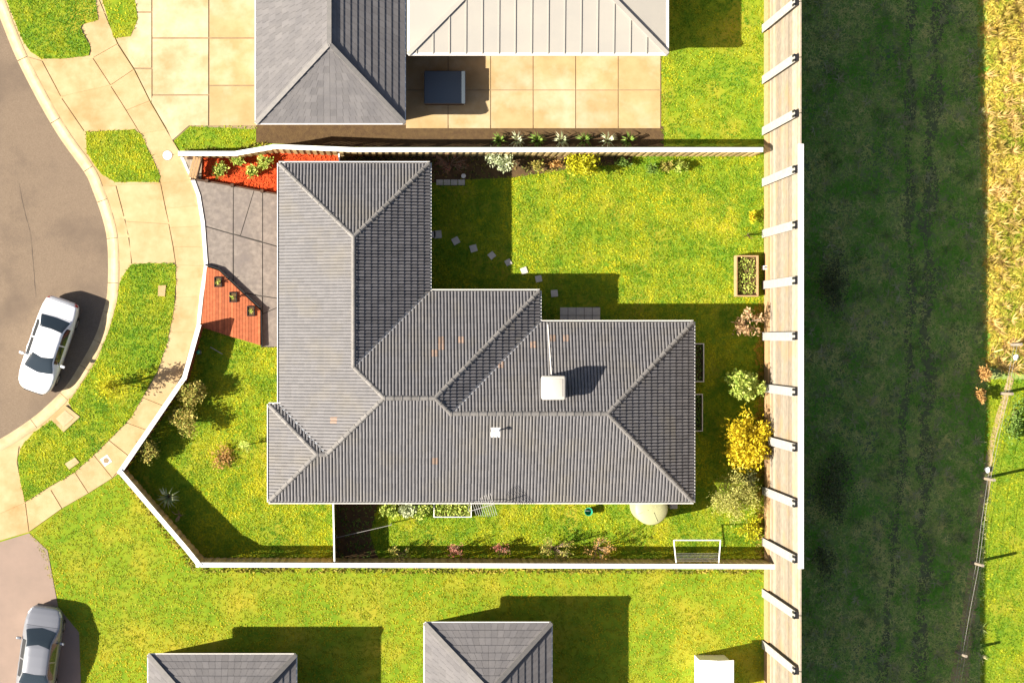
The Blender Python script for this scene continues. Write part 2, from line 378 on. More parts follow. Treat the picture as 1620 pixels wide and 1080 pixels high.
# timber deck, boards running up the picture
dk = thing('deck', W(370,490), 'red timber deck of narrow boards with a black-edged diagonal side', 'deck')
dp = [(327,422),(346,428),(412,491),(412,546),(361,531),(318,517)]
zt = .22
from mathutils import geometry
def clipx(poly, x0, x1):
    def cl(P, keep, inter):
        out = []
        for i in range(len(P)):
            a, b = P[i-1], P[i]
            if keep(b):
                if not keep(a): out.append(inter(a,b))
                out.append(b)
            elif keep(a): out.append(inter(a,b))
        return out
    P = cl(poly, lambda p: p[0] >= x0, lambda a,b: (x0, a[1]+(b[1]-a[1])*(x0-a[0])/(b[0]-a[0])))
    return cl(P, lambda p: p[0] <= x1, lambda a,b: (x1, a[1]+(b[1]-a[1])*(x1-a[0])/(b[0]-a[0]))) if P else P
x = 318
while x < 412:
    P = clipx(dp, x, x+4.3)
    if len(P) > 2: b = MB(); b.prism([W(*p, zt) for p in P], zt-.04, zt); b.build('board', M_deck, dk)
    x += 4.7
b = MB(); b.prism([W(*p, .15) for p in dp], .0, zt-.05); b.build('frame', M_dark, dk)
b = MB()
for p, q in zip([(325,419),(346,425),(413,488)], [(346,425),(413,488),(415,548)]):
    b.bar(W(*p,.13), W(*q,.13), .07 if q[1] < 500 else .04, .22)
b.build('edging', M_black, dk)
for px, py, lab in ((345,446,'uppermost'), (369,470,'middle'), (397,492,'lowest')):
    c = W(px, py, zt); t = thing('planter_box', c, '%s of the three small black planter boxes on the red deck' % lab, 'planter', 'black planters on the deck')
    b = MB()
    for d in ((-1,0),(1,0),(0,-1),(0,1)):
        b.box((c.x+d[0]*.16-(.02 if d[0] else .18), c.y+d[1]*.22-(.02 if d[1] else .2), zt+.003), (c.x+d[0]*.16+(.02 if d[0] else .18), c.y+d[1]*.22+(.02 if d[1] else .2), zt+.09))
    b.build('box', M_black, t)
    b = MB(); b.box((c.x-.15,c.y-.19,zt+.003),(c.x+.15,c.y+.19,zt+.05)); b.build('soil', M_soil, t)
    PLANT = (px, py)
    t['_c'] = 1; del t['_c']

# ---------------------------------------------------------------- main house
EZ = 2.6; TP = math.tan(R(22.5)); kz = (CAM_H-EZ)/FOC
def E(px, py, d=0):       # plan point given at eave level, raised by d pixels of run
    return Vector(((px-NX)*kz, (NY-py)*kz, EZ + d*kz*TP))
house = thing('house', W(700,600), 'L-shaped house with charcoal ribbed tile roof in the middle of the white-edged block', 'house')
roof_part = MB()
OUT = [(443,260),(678,260),(678,462),(852,462),(852,511),(1095,511),(1095,792),(427,792),(427,641),(443,641)]
PL = [  # plan polygon (convex), outward direction, eave coordinate in that direction
 ([(443,260),(678,260),(560.5,377.5)], 'N', 260),
 ([(443,260),(560.5,377.5),(560.5,579.5),(443,579.5)], 'W', 443),
 ([(443,579.5),(560.5,579.5),(608,627),(518.5,716.5),(443,641)], 'W', 443),
 ([(678,260),(678,462),(560.5,579.5),(560.5,377.5)], 'E', 678),
 ([(678,462),(852,462),(687,627),(608,627),(560.5,579.5)], 'N', 462),
 ([(852,462),(852,511),(711.5,651.5),(687,627)], 'E', 852),
 ([(852,511),(1095,511),(954.5,651.5),(711.5,651.5)], 'N', 511),
 ([(1095,511),(1095,792),(954.5,651.5)], 'E', 1095),
 ([(711.5,651.5),(954.5,651.5),(1095,792),(711.5,792)], 'S', 792),
 ([(518.5,716.5),(608,627),(687,627),(711.5,651.5),(711.5,792),(518.5,792)], 'S', 792),
 ([(427,792),(502.5,716.5),(518.5,716.5),(518.5,792)], 'S', 792),
 ([(427,641),(502.5,716.5),(427,792)], 'W', 427),
 ([(427,641),(443,641),(518.5,716.5),(502.5,716.5)], 'N', 641)]
def run(o, e, p): return {'N': p[1]-e, 'S': e-p[1], 'W': p[0]-e, 'E': e-p[0]}[o]
deckm = MB()
for poly, o, e in PL:
    vs = [E(x, y, run(o,e,(x,y))) - Vector((0,0,.06)) for x, y in poly]
    n = (vs[1]-vs[0]).cross(vs[2]-vs[0]); f = tuple(range(len(vs)))
    deckm.add(vs, [f if n.z > 0 else f[::-1]])
roof = deckm.build('roof', M_tile, house)
# one ribbed tile, two rolls wide
TU, TV = .30, .325
us = []; hs = []
for r_ in range(2):
    for fu, hh in ((0,-.01),(.20,-.01),(.27,.070),(.56,.084),(.92,.070)):
        us.append((r_+fu)*.15); hs.append(hh)
us.append(.299); hs.append(0)
def tile_geo():
    vs = []; L = TV+.02
    for u, h in zip(us, hs): vs += [(u, 0, h+.002), (u, 0, h+.030), (u, L, h+.004)]
    fs = []
    for i in range(len(us)-1): fs += [(i*3, (i+1)*3, (i+1)*3+1, i*3+1), (i*3+1, (i+1)*3+1, (i+1)*3+2, i*3+2)]
    return vs, fs
TVs, TFs = tile_geo()
b = MB(); b.add(TVs, TFs); tile_me = b.mesh('tile', M_tileo)
OD = {'N': Vector((0,1,0)), 'S': Vector((0,-1,0)), 'W': Vector((-1,0,0)), 'E': Vector((1,0,0))}
field = bmesh.new(); ntile = 0
cosp, sinp = math.cos(R(22.5)), math.sin(R(22.5))
rng = random.Random(3)
for pi, (poly, o, e) in enumerate(PL):
    out = OD[o]; up = (-out*cosp + Vector((0,0,1))*sinp); u = up.cross(out).normalized()
    u = Vector((0,0,1)).cross(out); nrm = u.cross(up)
    if nrm.z < 0: u = -u; nrm = u.cross(up)
    org = E(*((NX, e) if o in 'NS' else (e, NY))) - up*.03
    org = Vector((org.x if o in 'EW' else 0, org.y if o in 'NS' else 0, org.z))
    Mx = Matrix(((u.x,up.x,nrm.x,org.x),(u.y,up.y,nrm.y,org.y),(u.z,up.z,nrm.z,org.z),(0,0,0,1)))
    pl = [E(x,y,run(o,e,(x,y))) for x, y in poly]; inv = Mx.inverted()
    loc = [inv @ p for p in pl]
    u0 = math.floor(min(p.x for p in loc)/TU)-1; u1 = math.ceil(max(p.x for p in loc)/TU)+1; v1 = math.ceil(max(p.y for p in loc)/TV)+1
    cx = sum(p.x for p in pl)/len(pl); cy = sum(p.y for p in pl)/len(pl)
    planes = []
    for i in range(len(pl)):
        a, b2 = pl[i], pl[(i+1)%len(pl)]; d = Vector((b2.x-a.x, b2.y-a.y, 0)).normalized(); nn = Vector((d.y,-d.x,0))
        if nn.dot(Vector((cx-a.x, cy-a.y, 0))) > 0: nn = -nn
        eave = abs(run(o,e,poly[i])) < 1 and abs(run(o,e,poly[(i+1)%len(pl)])) < 1
        planes.append((a + (out*.04 if eave else Vector((0,0,0))), nn))
    bm = bmesh.new(); vm = []; 
    for iv in range(v1):
        for iu in range(u0, u1):
            off = Vector((iu*TU, iv*TV, 0)); 
            cs = [Mx @ (off+Vector(c)) for c in ((0,0,0),(TU,0,0),(0,TV+.02,0),(TU,TV+.02,0))]
            worst = [max((c-a).dot(nn) for c in cs) for a, nn in planes]; best = [min((c-a).dot(nn) for c in cs) for a, nn in planes]
            if max(best) > 0: continue
            if max(worst) <= 0 and o == 'E' and ntile < 298:
                t = link('tile', tile_me, roof); T = Mx @ Matrix.Translation(off+Vector((0,0,rng.uniform(0,.004))))
                t.matrix_basis = T
                ntile += 1; continue
            rust = 0
            wc = Mx @ off; qx = NX+wc.x/kz; qy = NY-wc.y/kz
            if pi == 4 and 528 < qy < 556 and 680 < qx < 770 and rng.random() < .22: rust = 1
            if pi == 6 and 530 < qy < 548 and 840 < qx < 905 and rng.random() < .25: rust = 1
            if rng.random() < .0015: rust = 1
            jit = Vector((rng.uniform(-.003,.003), 0, rng.uniform(0,.005)))
            bv = [bm.verts.new(Mx @ (Vector(v)+off+jit)) for v in TVs]
            for f in TFs: bm.faces.new([bv[k_] for k_ in f]).material_index = rust
    for a, nn in planes:
        bmesh.ops.bisect_plane(bm, geom=bm.verts[:]+bm.edges[:]+bm.faces[:], plane_co=a, plane_no=nn, clear_outer=True)
    me = bpy.data.meshes.new('tmp'); bm.to_mesh(me); bm.free(); field.from_mesh(me); bpy.data.meshes.remove(me)
me = bpy.data.meshes.new('tile_field'); field.to_mesh(me); field.free(); me.materials.append(M_tile); me.materials.append(M_rust)
tf = link('tile_field', me, roof); tf['kind'] = 'stuff'

# ridge and hip caps, one object each
def cap_mesh(L=.44):
    b = MB(); vs = []
    for y, r_ in ((0,.138),(.05,.138),(.051,.120),(L,.114)):
        for j in range(6):
            a = math.pi*(.06+.88*j/5); vs.append((math.cos(a)*r_*1.0, y, math.sin(a)*r_*1.15-.05))
    n = 6; b.add(vs, [(i*n+j, i*n+j+1, (i+1)*n+j+1, (i+1)*n+j) for i in range(3) for j in range(n-1)])
    return b.mesh('ridge_cap', M_cap)
capme = cap_mesh()
def caps(a, b_):
    d = b_-a; L = d.length; n = max(1, round(L/.40)); d.normalize()
    s = d.cross(Vector((0,0,1))).normalized(); u = s.cross(d)
    for i in range(n):
        p = a + d*(L*i/n) + u*.05; f = (L/n+.045)/.44
        o = link('ridge_cap', capme, roof)
        T = Matrix(((s.x,d.x*f,u.x,p.x),(s.y,d.y*f,u.y,p.y),(s.z,d.z*f,u.z,p.z),(0,0,0,1)))
        o.matrix_basis = T
P1 = E(560.5,377.5,117.5); P2 = E(560.5,579.5,117.5); MW = E(608,627,165); ME = E(687,627,165); EW = E(711.5,651.5,140.5); EE = E(954.5,651.5,140.5)
BW = E(502.5,716.5,75.5); BE = E(518.5,716.5,75.5)
for a, b_ in ((E(443,260),P1),(E(678,260),P1),(P2,P1),(MW,P2) if False else (P2,MW),(MW,ME),(EW,ME),(E(852,462),ME),(EW,EE),(E(1095,511),EE),(E(1095,792),EE),(E(427,641),BW),(E(427,792),BW),(BW,BE),(BE,MW)):
    caps(a, b_)
# valleys
for a, b_ in ((E(678,462),P2),(E(852,511),EW),(E(443,641),BE)):
    b = MB(); d = (b_-a).normalized(); s = d.cross(Vector((0,0,1))).normalized()
    up_ = Vector((0,0,.060)); vw = .06 if (b_-a).length > 3.5 else .03; vs = [a-s*vw+up_*1.9, a+up_, a+s*vw+up_*1.9, b_-s*vw+up_*1.9, b_+up_, b_+s*vw+up_*1.9]
    b.add(vs, [(0,1,4,3),(1,2,5,4)]); b.build('valley_flashing', M_flash, roof)
b = MB(); p0 = E(866,513,4)+Vector((0,0,.08)); p1 = E(869,596,88)+Vector((0,0,.08)); b.bar(p0, p1, .05, .04)
b.build('cable_cover', M_gutter, house)
# gutters and fascia
n = len(OUT)
for i in range(n):
    a, b2 = OUT[i], OUT[(i+1)%n]
    A, B = E(*a), E(*b2); d = (B-A).normalized(); nn = Vector((d.y,-d.x,0)); 
    if inpoly([(a[0]+b2[0])/2+nn.x*4],[(a[1]+b2[1])/2-nn.y*4],OUT)[0]: nn = -nn
    b = MB(); up_ = Vector((0,0,1)); ext = d*.0
    for off, w_, z0, z1 in ((.115,.035,-.12,.03),(.055,.11,-.12,-.105)):
        b.bar(A-d*.06+nn*off+up_*((z0+z1)/2), B+d*.06+nn*off+up_*((z0+z1)/2), w_, z1-z0-.003*(i%2))
    b.build('gutter', M_gutter, house)
b = MB(); HW = [(456,273),(665,273),(665,475),(839,475),(839,524),(1082,524),(1082,779),(440,779),(440,654),(456,654)]
b.prism([E(*p) for p in HW], 0, EZ-.16); b.build('wall', M_brick, house)
b = MB(); b.prism([E(*p) for p in OUT], EZ-.15, EZ-.125); b.build('soffit', M_soffit, house)

# roof fittings
def up_roof(px, py, o, e): return E(px, py, run(o, e, (px,py)))
c = up_roof(869,611,'N',511); c.z = 3.85
t = thing('evaporative_cooler', c, 'square off-white rooftop air cooler on the north slope, throwing a blue-black shadow', 'cooler')
bm_obj('lid', bevel_box((1.08,1.08,.34), .10, 4), M_cooler, t, Matrix.Translation(c+Vector((0,0,.90))))
bm_obj('housing', bevel_box((.98,.98,.62), .05, 2), M_cooler, t, Matrix.Translation(c+Vector((0,0,.42))))
for sx, sy in ((1,0),(-1,0),(0,1),(0,-1)):
    b = MB()
    for k_ in range(7):
        z = c.z+.2+k_*.07; p = c+Vector((sx*.5, sy*.5, 0)); q = Vector((-sy, sx, 0))*.4
        b.bar(Vector((p.x,p.y,z))-q, Vector((p.x,p.y,z))+q, .02, .03)
    b.build('louvre', M_post, t)
b = MB(); b.box((c.x-.32,c.y-.32,c.z-.35),(c.x+.32,c.y+.32,c.z+.14)); b.build('duct', M_flash, t)
b = MB(); b.box((c.x-.5,c.y-.5,c.z+1.07),(c.x+.5,c.y+.5,c.z+1.085)); 
bm_obj('panel', bevel_box((.8,.8,.03), .012, 2), M_cooler, t, Matrix.Translation(c+Vector((0,0,1.075))))
c = up_roof(781,681,'S',792)
t = thing('roof_vent', c, 'small white square flashing with a thin capped flue on the south slope', 'vent')
b = MB(); Mx = Matrix.Translation(c+Vector((0,0,.09))) @ Matrix.Rotation(R(22.5), 4, 'X'); b.box((-.21,-.24,-.02),(.21,.24,.02), 0, Mx); b.build('flashing', M_white, t)
b = MB(); b.tube([c+Vector((.1,.1,0)), c+Vector((.1,.1,.5))], .035); b.lathe([(.08,.5),(.08,.56),(.02,.6)], c+Vector((.1,.1,0)), 12); b.build('flue', M_white, t)
# aerial on the south eave
c = E(748,792); top = W(741,806,3.9)
t = thing('tv_aerial', (top.x, top.y, 0), 'thin silver fishbone TV aerial over the south gutter', 'aerial')
b = MB(); b.tube([Vector((c.x-.1,c.y+.1,2.4)), Vector((top.x,top.y,3.95))], .018, 6); b.build('mast', M_post, t)
b = MB(); q0 = W(741,809,3.9); q1 = W(781,797,3.9); b.tube([q0,q1], .018, 6); b.build('boom', M_post, t)
d = (q1-q0).normalized(); s = Vector((-d.y, d.x, 0))
for k_ in range(10):
    p = q0 + (q1-q0)*(.25+.75*k_/9); L = .28+.13*math.sin(k_*.25)+.015*k_
    b = MB(); b.tube([p-s*L, p+s*L], .010, 5); b.build('element', M_post, t)

# ---------------------------------------------------------------- fences
def fence(pts, h0, h1, label, m=M_fence, cap=True, zbase=0, capw=.21, pitch=.155, lean=1):
    # pts are picture points of the fence top
    n = len(pts)-1; tot = [0]
    G = []
    for i, p in enumerate(pts):
        f = i/n if n else 0; G.append((W(p[0], p[1], h0+(h1-h0)*f), h0+(h1-h0)*f))
    t = thing('fence', Vector((G[0][0].x, G[0][0].y, 0)), label, 'fence')
    pal = MB(); capb = MB(); rail = MB()
    for (a, ha), (b_, hb) in zip(G, G[1:]):
        A = Vector((a.x,a.y,0)); B = Vector((b_.x,b_.y,0)); d = (B-A).normalized(); A -= d*.12*(capw>.1); B += d*.12*(capw>.1); d = B-A; L = d.length; d.normalize(); s = Vector((-d.y,d.x,0))
        k_ = max(1, int(L/pitch)); hc = W(720,580)-A; inn = (.10 if s.dot(hc) > 0 else -.10) if capw > .1 else 0
        for i in range(k_):
            f0 = i/k_; f1 = (i+1.04)/k_
            h = ha+(hb-ha)*(f0+f1)/2-.03 - random.random()*.012; off = s*((.012 if i % 2 else -.018)+inn)
            p = A+d*(L*f0)+off; q = A+d*(L*f1)+off
            pal.bar(p+Vector((0,0,h/2)), q+Vector((0,0,h/2)), .018, h)
        for fz in (.2,.55,.88): rail.bar(A-s*.0+Vector((0,0,ha*fz)), B-s*.0+Vector((0,0,hb*fz)), .04, .08)
        for i in range(int(L/2.4)+1):
            p = A+d*min(L-.05, i*2.4+.05)-s*(inn*.6); hh = ha+(hb-ha)*min(1, i*2.4/L)-.06
            pb = MB(); pb.box((p.x-.05,p.y-.05,0),(p.x+.05,p.y+.05,hh)); pb.build('post', m, t)
        if cap: 
            capb.bar(A+Vector((0,0,ha)), B+Vector((0,0,hb+.002)), capw, .035)
    o = pal.build('paling', m, t); o['kind'] = 'stuff'; rail.build('rail', m, t)
    if cap: capb.build('top_strip', M_white, t)  # on boundary fences this white strip stands for the drawn property outline
    return t
fence([(286,243),(373,243),(435,232)], .5, 1.7, 'timber paling fence with the drawn white outline on top, short angled length above the red mulch bed')
fence([(435,232),(560,237),(1203,237)], 1.8, 1.9, 'long timber paling fence with the drawn white outline on top along the north side of the back garden')
fence([(314,517),(292,596)], 1.2, 1.2, 'front timber fence with the drawn white outline on top, upper length beside the footpath from the red deck', m=M_fence2)
fence([(291,598),(190,746)], 1.2, 1.25, 'front timber fence with the drawn white outline on top, slanting length down to the sharp west corner', m=M_fence2)
fence([(191,747),(300,874),(314,892)], 1.3, 1.9, 'timber paling fence with the drawn white outline on top on the slanting southwest side')
fence([(314,893),(700,894),(1262,896)], 1.85, 1.9, 'long timber paling fence with the drawn white outline on top along the south side')
fence([(527,795),(529,889)], 1.65, 1.7, 'short cross fence between front lawn and side strip, thin pale top', m=M_fence, capw=.07)
fence([(536,243),(537,263)], 1.7, 1.7, 'short side gate fence by the northwest corner of the house', m=M_fence, capw=.06)
# white strip standing for the drawn property outline across driveway and deck
b = MB(); ed = [(286,243),(305,284),(314,309),(321,352),(326,420),(319,467),(314,514)]
eo = thing('boundary_outline', W(314,309), 'white strip for the drawn property outline where driveway and deck meet the footpath', 'edging')
for p, q in zip(ed, ed[1:]):
    b = MB(); b.bar(W(*p,.06), W(*q,.06)+(W(*q)-W(*p)).normalized()*.04, .17, .06-.002*(ed.index(p)%2)); b.build('outline_strip', M_white, eo)

# ---------------------------------------------------------------- tall timber noise wall
WH = 7.03; xb = W(1212,0).x; kt = (CAM_H-WH)/FOC
nw = thing('noise_wall', (xb, 0, 0), 'very tall wall of weathered horizontal planks between pale steel posts', 'wall')
ys = [(NY-(532+88.3*i))*kt for i in range(-8, 9)]
for i, (y1, y0) in enumerate(zip(ys, ys[1:])):
    b = MB(); z = .0
    for j in range(24):
        ht = WH/24; b.box((xb+random.uniform(-.006,.006), y0+.02, j*ht+.008), (xb+.07, y1-.02, (j+1)*ht-.004))
    o = b.build('plank_panel', M_plank, nw); 
    b = MB(); b.box((xb-.10, y0+.2, 0),(xb-.003, y1-.2, .9)); b.build('plinth_board', M_timber, nw)
for i, y in enumerate(ys):
    b = MB(); b.box((xb-.20,y-.19,0),(xb-.185,y+.19,WH-.1)); 
    po = b.build('post', M_post, nw)
    b = MB(); b.box((xb-.184,y-.15,0),(xb-.012,y+.15,WH-.12)); b.build('post_web', M_black, po)  # black block fills the gap between post flange and planks
    for s_ in (-1,1):
        b = MB(); b.box((xb-.24,y+s_*.11-.05,WH-.42),(xb-.202,y+s_*.11+.05,WH-.08)); b.build('bracket', M_black, nw)
b = MB(); b.box((xb-.08, W(0,899,WH).y, WH),(xb+.16, W(0,228,WH).y, WH+.04)); b.build('top_strip', M_white, nw)  # white strip along the wall top stands for the drawn property outline

# ---------------------------------------------------------------- field behind the wall
FX0 = 1216
sheet('field', [(FX0,-400),(1760,-400),(1760,1500),(FX0,1500)], .008, M_flawn, depth=.02)
lit_edge = [(1556,-40),(1556,60),(1556,120),(1563,200),(1565,300),(1565,420),(1562,520),(1560,600),(1556,700),(1548,800),(1552,900),(1555,1000),(1555,1120)]
dryp = [(1545,-60),(1548,200),(1560,400),(1562,560),(1600,560),(1640,575),(1760,600),(1760,-60)]
sheet('dry_grass_bank', dryp, .014, M_dry, depth=.02)
def trk(cx, wd, z, y0=-60, y1=1140):
    L = [(cx(y)-wd*(.7+.5*math.sin(y*.05)*math.sin(y*.013)+random.uniform(-.3,.3)), y) for y in range(y0, y1, 5)]
    Rr = [(cx(y)+wd*(.7+.5*math.sin(y*.043+1)+random.uniform(-.3,.3)), y) for y in range(y0, y1, 5)]
    return sheet('wheel_track', L+Rr[::-1], z, M_dirt, depth=.01), L+Rr[::-1]
ca = lambda y: 1487-(y/1080.)*34-8*math.sin(y/200.)+(-6 if y > 700 else 0)
cb = lambda y: 1441 - 3*math.sin(y/150.) - max(0, y-500)*.075
sheet('bank_lawn', [(1562,600),(1760,600),(1760,1500),(1552,1500),(1550,860)], .016, M_lawn, depth=.02)
_, T1 = trk(ca, 14, .018); _, T2 = trk(cb, 9, .018)
dpth = [(1596,590),(1604,600),(1590,650),(1573,700),(1566,780),(1558,800),(1550,860),(1545,960),(1530,1090),(1500,1090),(1518,1000),(1535,880),(1547,800),(1560,720),(1575,660)]
sheet('dirt_path', dpth, .02, M_pale, depth=.01)
def thin(q):
    a = inpoly(q[:,0], q[:,1], T1) | inpoly(q[:,0], q[:,1], T2) | inpoly(q[:,0], q[:,1], dpth)
    return a & (RNG.random(len(q)) < .5)
grass('grass', [(1222,-30),(1560,-30),(1562,600),(1556,850),(1552,1110),(1222,1110)], 80, G_field, 'rough shaded grass behind the tall wall', L=.17, wd=.030, seed=21, skipfn=thin, tall=.5, blades=4)
grass('grass', [(1553,-30),(1700,-30),(1700,600),(1558,580)], 70, G_dry, 'dry golden grass bank in the sun at the right edge', L=.22, wd=.035, seed=22, bias=.15, tall=.5, blades=5, skipfn=thin)
grass('grass', [(1560,600),(1700,600),(1700,1110),(1552,1110),(1560,850)], 110, G_lawn, 'bright green sunlit grass at the lower right edge', L=.12, wd=.022, seed=23, tall=.5, skipfn=thin)

# ---------------------------------------------------------------- neighbours
def hip(x0, x1, y0, y1, label, m, hz=2.6, pitch=22.5, ribs=True, name='house', inset=12):
    k = (CAM_H-hz)/FOC; P = lambda x, y, d: Vector(((x-NX)*k, (NY-y)*k, hz+d*k*math.tan(R(pitch))))
    t = thing(name, W((x0+x1)/2,(y0+y1)/2), label, 'house'); h = min(x1-x0, y1-y0)/2; b = MB()
    if x1-x0 < y1-y0: r0, r1 = P((x0+x1)/2, y0+h, h), P((x0+x1)/2, y1-h, h)
    else: r0, r1 = P(x0+h, (y0+y1)/2, h), P(x1-h, (y0+y1)/2, h)
    a, b_, c, d = P(x0,y0,0), P(x1,y0,0), P(x1,y1,0), P(x0,y1,0)
    F = [[a,b_,r0],[b_,c,r1,r0],[c,d,r1],[d,a,r0,r1]] if x1-x0 < y1-y0 else [[a,b_,r1,r0],[b_,c,r1],[c,d,r0,r1],[d,a,r0]]
    for f in F: b.add(f, [tuple(range(len(f)))[::-1]])
    rf = b.build('roof', m, t)
    if ribs:   # courses of tiles as lapped strips
        tb = MB()
        for f in F:
            e0, e1 = f[0], f[1]; top = f[2:]; ed = (e1-e0).normalized(); nrm = (e1-e0).cross(f[2]-e0).normalized()
            if nrm.z < 0: nrm = -nrm
            upv = nrm.cross(ed); 
            if upv.z < 0: upv = -upv
            Hh = (f[2]-e0).dot(upv); nn = int(Hh/.32)
            tl = top[-1] if len(top) > 1 else top[0]; tr = top[0]
            for j in range(nn):
                f0, f1 = j/nn, (j+1)/nn
                A0 = e0+(tl-e0)*f0; B0 = e1+(tr-e1)*f0; A1 = e0+(tl-e0)*f1; B1 = e1+(tr-e1)*f1
                nt = max(1, int((B0-A0).length/.30))
                for q in range(nt):
                    g0, g1 = q/nt, (q+.97)/nt
                    tb.add([A0+(B0-A0)*g0+nrm*.045, A0+(B0-A0)*g1+nrm*.045, A1+(B1-A1)*g1+nrm*.015, A1+(B1-A1)*g0+nrm*.015], [(0,1,2,3) if True else ()])
        o = tb.build('tile_field', m, rf); o['kind'] = 'stuff'
    else:
        tb = MB(); yy = y1-1
        for i in range(int((x1-x0)/26)):
            x = x0+13+i*26; run_ = min(h, x-x0, x1-x); tb.bar(P(x,y1,0)+Vector((0,0,.01)), P(x,y1-run_,run_)+Vector((0,0,.01)), .05, .05)
        tb.build('seam', m, rf)
    cb_ = MB()
    rl = [(a,r0),(b_,r0),(c,r1),(d,r1),(r0,r1)] if x1-x0 < y1-y0 else [(a,r0),(d,r0),(b_,r1),(c,r1),(r0,r1)]
    for p, q in rl: cb_.bar(p+Vector((0,0,.05)), q+Vector((0,0,.05)), .2, .1)
    cb_.build('ridge', M_cap if ribs else m, t)
    g = MB()
    for p, q in ((a,b_),(b_,c),(c,d),(d,a)): g.bar(p-Vector((0,0,.05)), q-Vector((0,0,.05)), .12, .12)
    g.build('gutter', M_gutter, t)
    w_ = MB(); w_.prism([P(x0+inset,y0+inset,0),P(x1-inset,y0+inset,0),P(x1-inset,y1-inset,0),P(x0+inset,y1-inset,0)], 0, hz-.1); w_.build('wall', M_brick, t)
    return t
hip(405,640,-420,195, 'grey hip-roofed house at the top, left of the cream roof', M_ngrey)
hip(646,1056,-260,86, 'wide low cream metal-roofed house at the top of the picture', M_cream, pitch=5, ribs=False)
hip(235,468,1035,1420, 'grey-brown hip roof house at the bottom, nearer the street', M_ngrey)
hip(672,872,985,1400, 'grey-brown hip roof house at the bottom, below the middle of the main house', M_ngrey)
def poly_land(name, poly, z, m, label=None): return sheet(name, poly, z, m, depth=.03, label=label)
nd = poly_land('neighbour_driveway', [(160,-60),(410,-60),(410,205),(300,200),(272,225),(263,203),(237,158),(212,108),(186,68)], .008, M_joint)
M_nd2 = mat('cream_slab', (.50,.42,.27), (.42,.33,.19), 1.2, .9, .002, c3=(.36,.25,.12), s3=.5, objrand=.05)
for q in ([(186,68),(212,108),(240,108),(240,20),(180,20),(175,45)], [(181,-60),(240,-60),(240,19),(168,19)], [(240.7,-60),(330,-60),(330,60),(240.7,60)], [(240.7,61),(330,61),(330,150),(240.7,150)],
          [(213,109),(240,109),(240,163),(237,158)], [(238,160),(240.7,151),(330,151),(330,199),(300,199),(272,223),(263,203)]): slab(q, nd, M_nd2, .035)
for q in ([(331,-60),(408,-60),(408,60),(331,60)], [(331,61),(408,61),(408,135),(331,135)], [(331,136),(408,136),(408,199),(331,199)]): slab(q, nd, M_ndrive, .035)
np_ = poly_land('neighbour_patio', [(640,80),(1046,80),(1046,205),(640,200)], .008, M_joint)
for i in range(6):
    for j in range(2):
        x0 = 642+i*67.3; y0 = 82+j*61; slab([(x0,y0),(x0+66.6,y0),(x0+66.6,y0+60.3),(x0,y0+60.3)], np_, M_ndrive, .03, 'slab', .015)

poly_land('neighbour_garden_bed', [(405,196),(1050,200),(1050,232),(540,232),(405,226)], .01, M_soil)
poly_land('neighbour_driveway', [(-80,876),(0,857),(46,843),(75,870),(92,960),(125,1000),(130,1140),(-80,1140)], .02, mat('pinkish_concrete', (.27,.20,.16), (.24,.18,.145), 1, .9))
grass('grass', [(1046,-20),(1208,-20),(1208,228),(1046,228)], 90, G_lawn, 'green lawn of the neighbour above the back garden', seed=31, bias=-.15)
sheet('neighbour_lawn', [(160,-5),(212,-5),(218,30),(206,58),(180,60)], .05, M_lawn)
grass('grass', [(160,-5),(212,-5),(218,30),(206,58),(180,60)], 90, G_lawn, 'small lawn patch beside the upper driveway', z=.05, seed=32)
grass('grass', [(272,228),(300,200),(405,200),(405,232),(372,238),(288,240)], 90, G_lawn, 'strip of lawn above the angled fence', seed=33)
grass('grass', [(60,862),(46,848),(98,806),(140,782),(188,752),(318,900),(1205,902),(1205,1110),(130,1110),(125,1000),(95,960)], 75, G_lawn2, 'yellow-green lawn of the neighbours below the south fence', [[(235,1040),(470,1040),(470,1200),(235,1200)]], seed=34, bias=.12, L=.08, wd=.02)
c = W(1122,1062); t = thing('garden_shed', c, 'small white-roofed shed at the bottom right of the lower lawn', 'shed')
b = MB(); b.box((c.x-.7,c.y-.8,0),(c.x+.7,c.y+.8,1.9)); b.build('wall', M_gutter, t)
b = MB(); b.add([(c.x-.8,c.y-.9,1.92),(c.x+.8,c.y-.9,1.92),(c.x+.8,c.y+.9,1.92),(c.x-.8,c.y+.9,1.92),(c.x,c.y-.9,2.15),(c.x,c.y+.9,2.15)], [(0,4,5,3),(1,2,5,4),(0,1,4),(2,3,5),(0,3,2,1)]); b.build('roof', M_white, t)
c = W(703,142); t = thing('spa_tub', c, 'square dark grey covered spa tub on the shaded patio of the house above', 'spa')
bm_obj('tub', bevel_box((1.9,1.5,.7), .08, 2), M_dark, t, Matrix.Translation(c+Vector((0,0,.37))))
bm_obj('cover', bevel_box((1.94,1.54,.1), .04, 2), M_blue, t, Matrix.Translation(c+Vector((0,0,.78))))

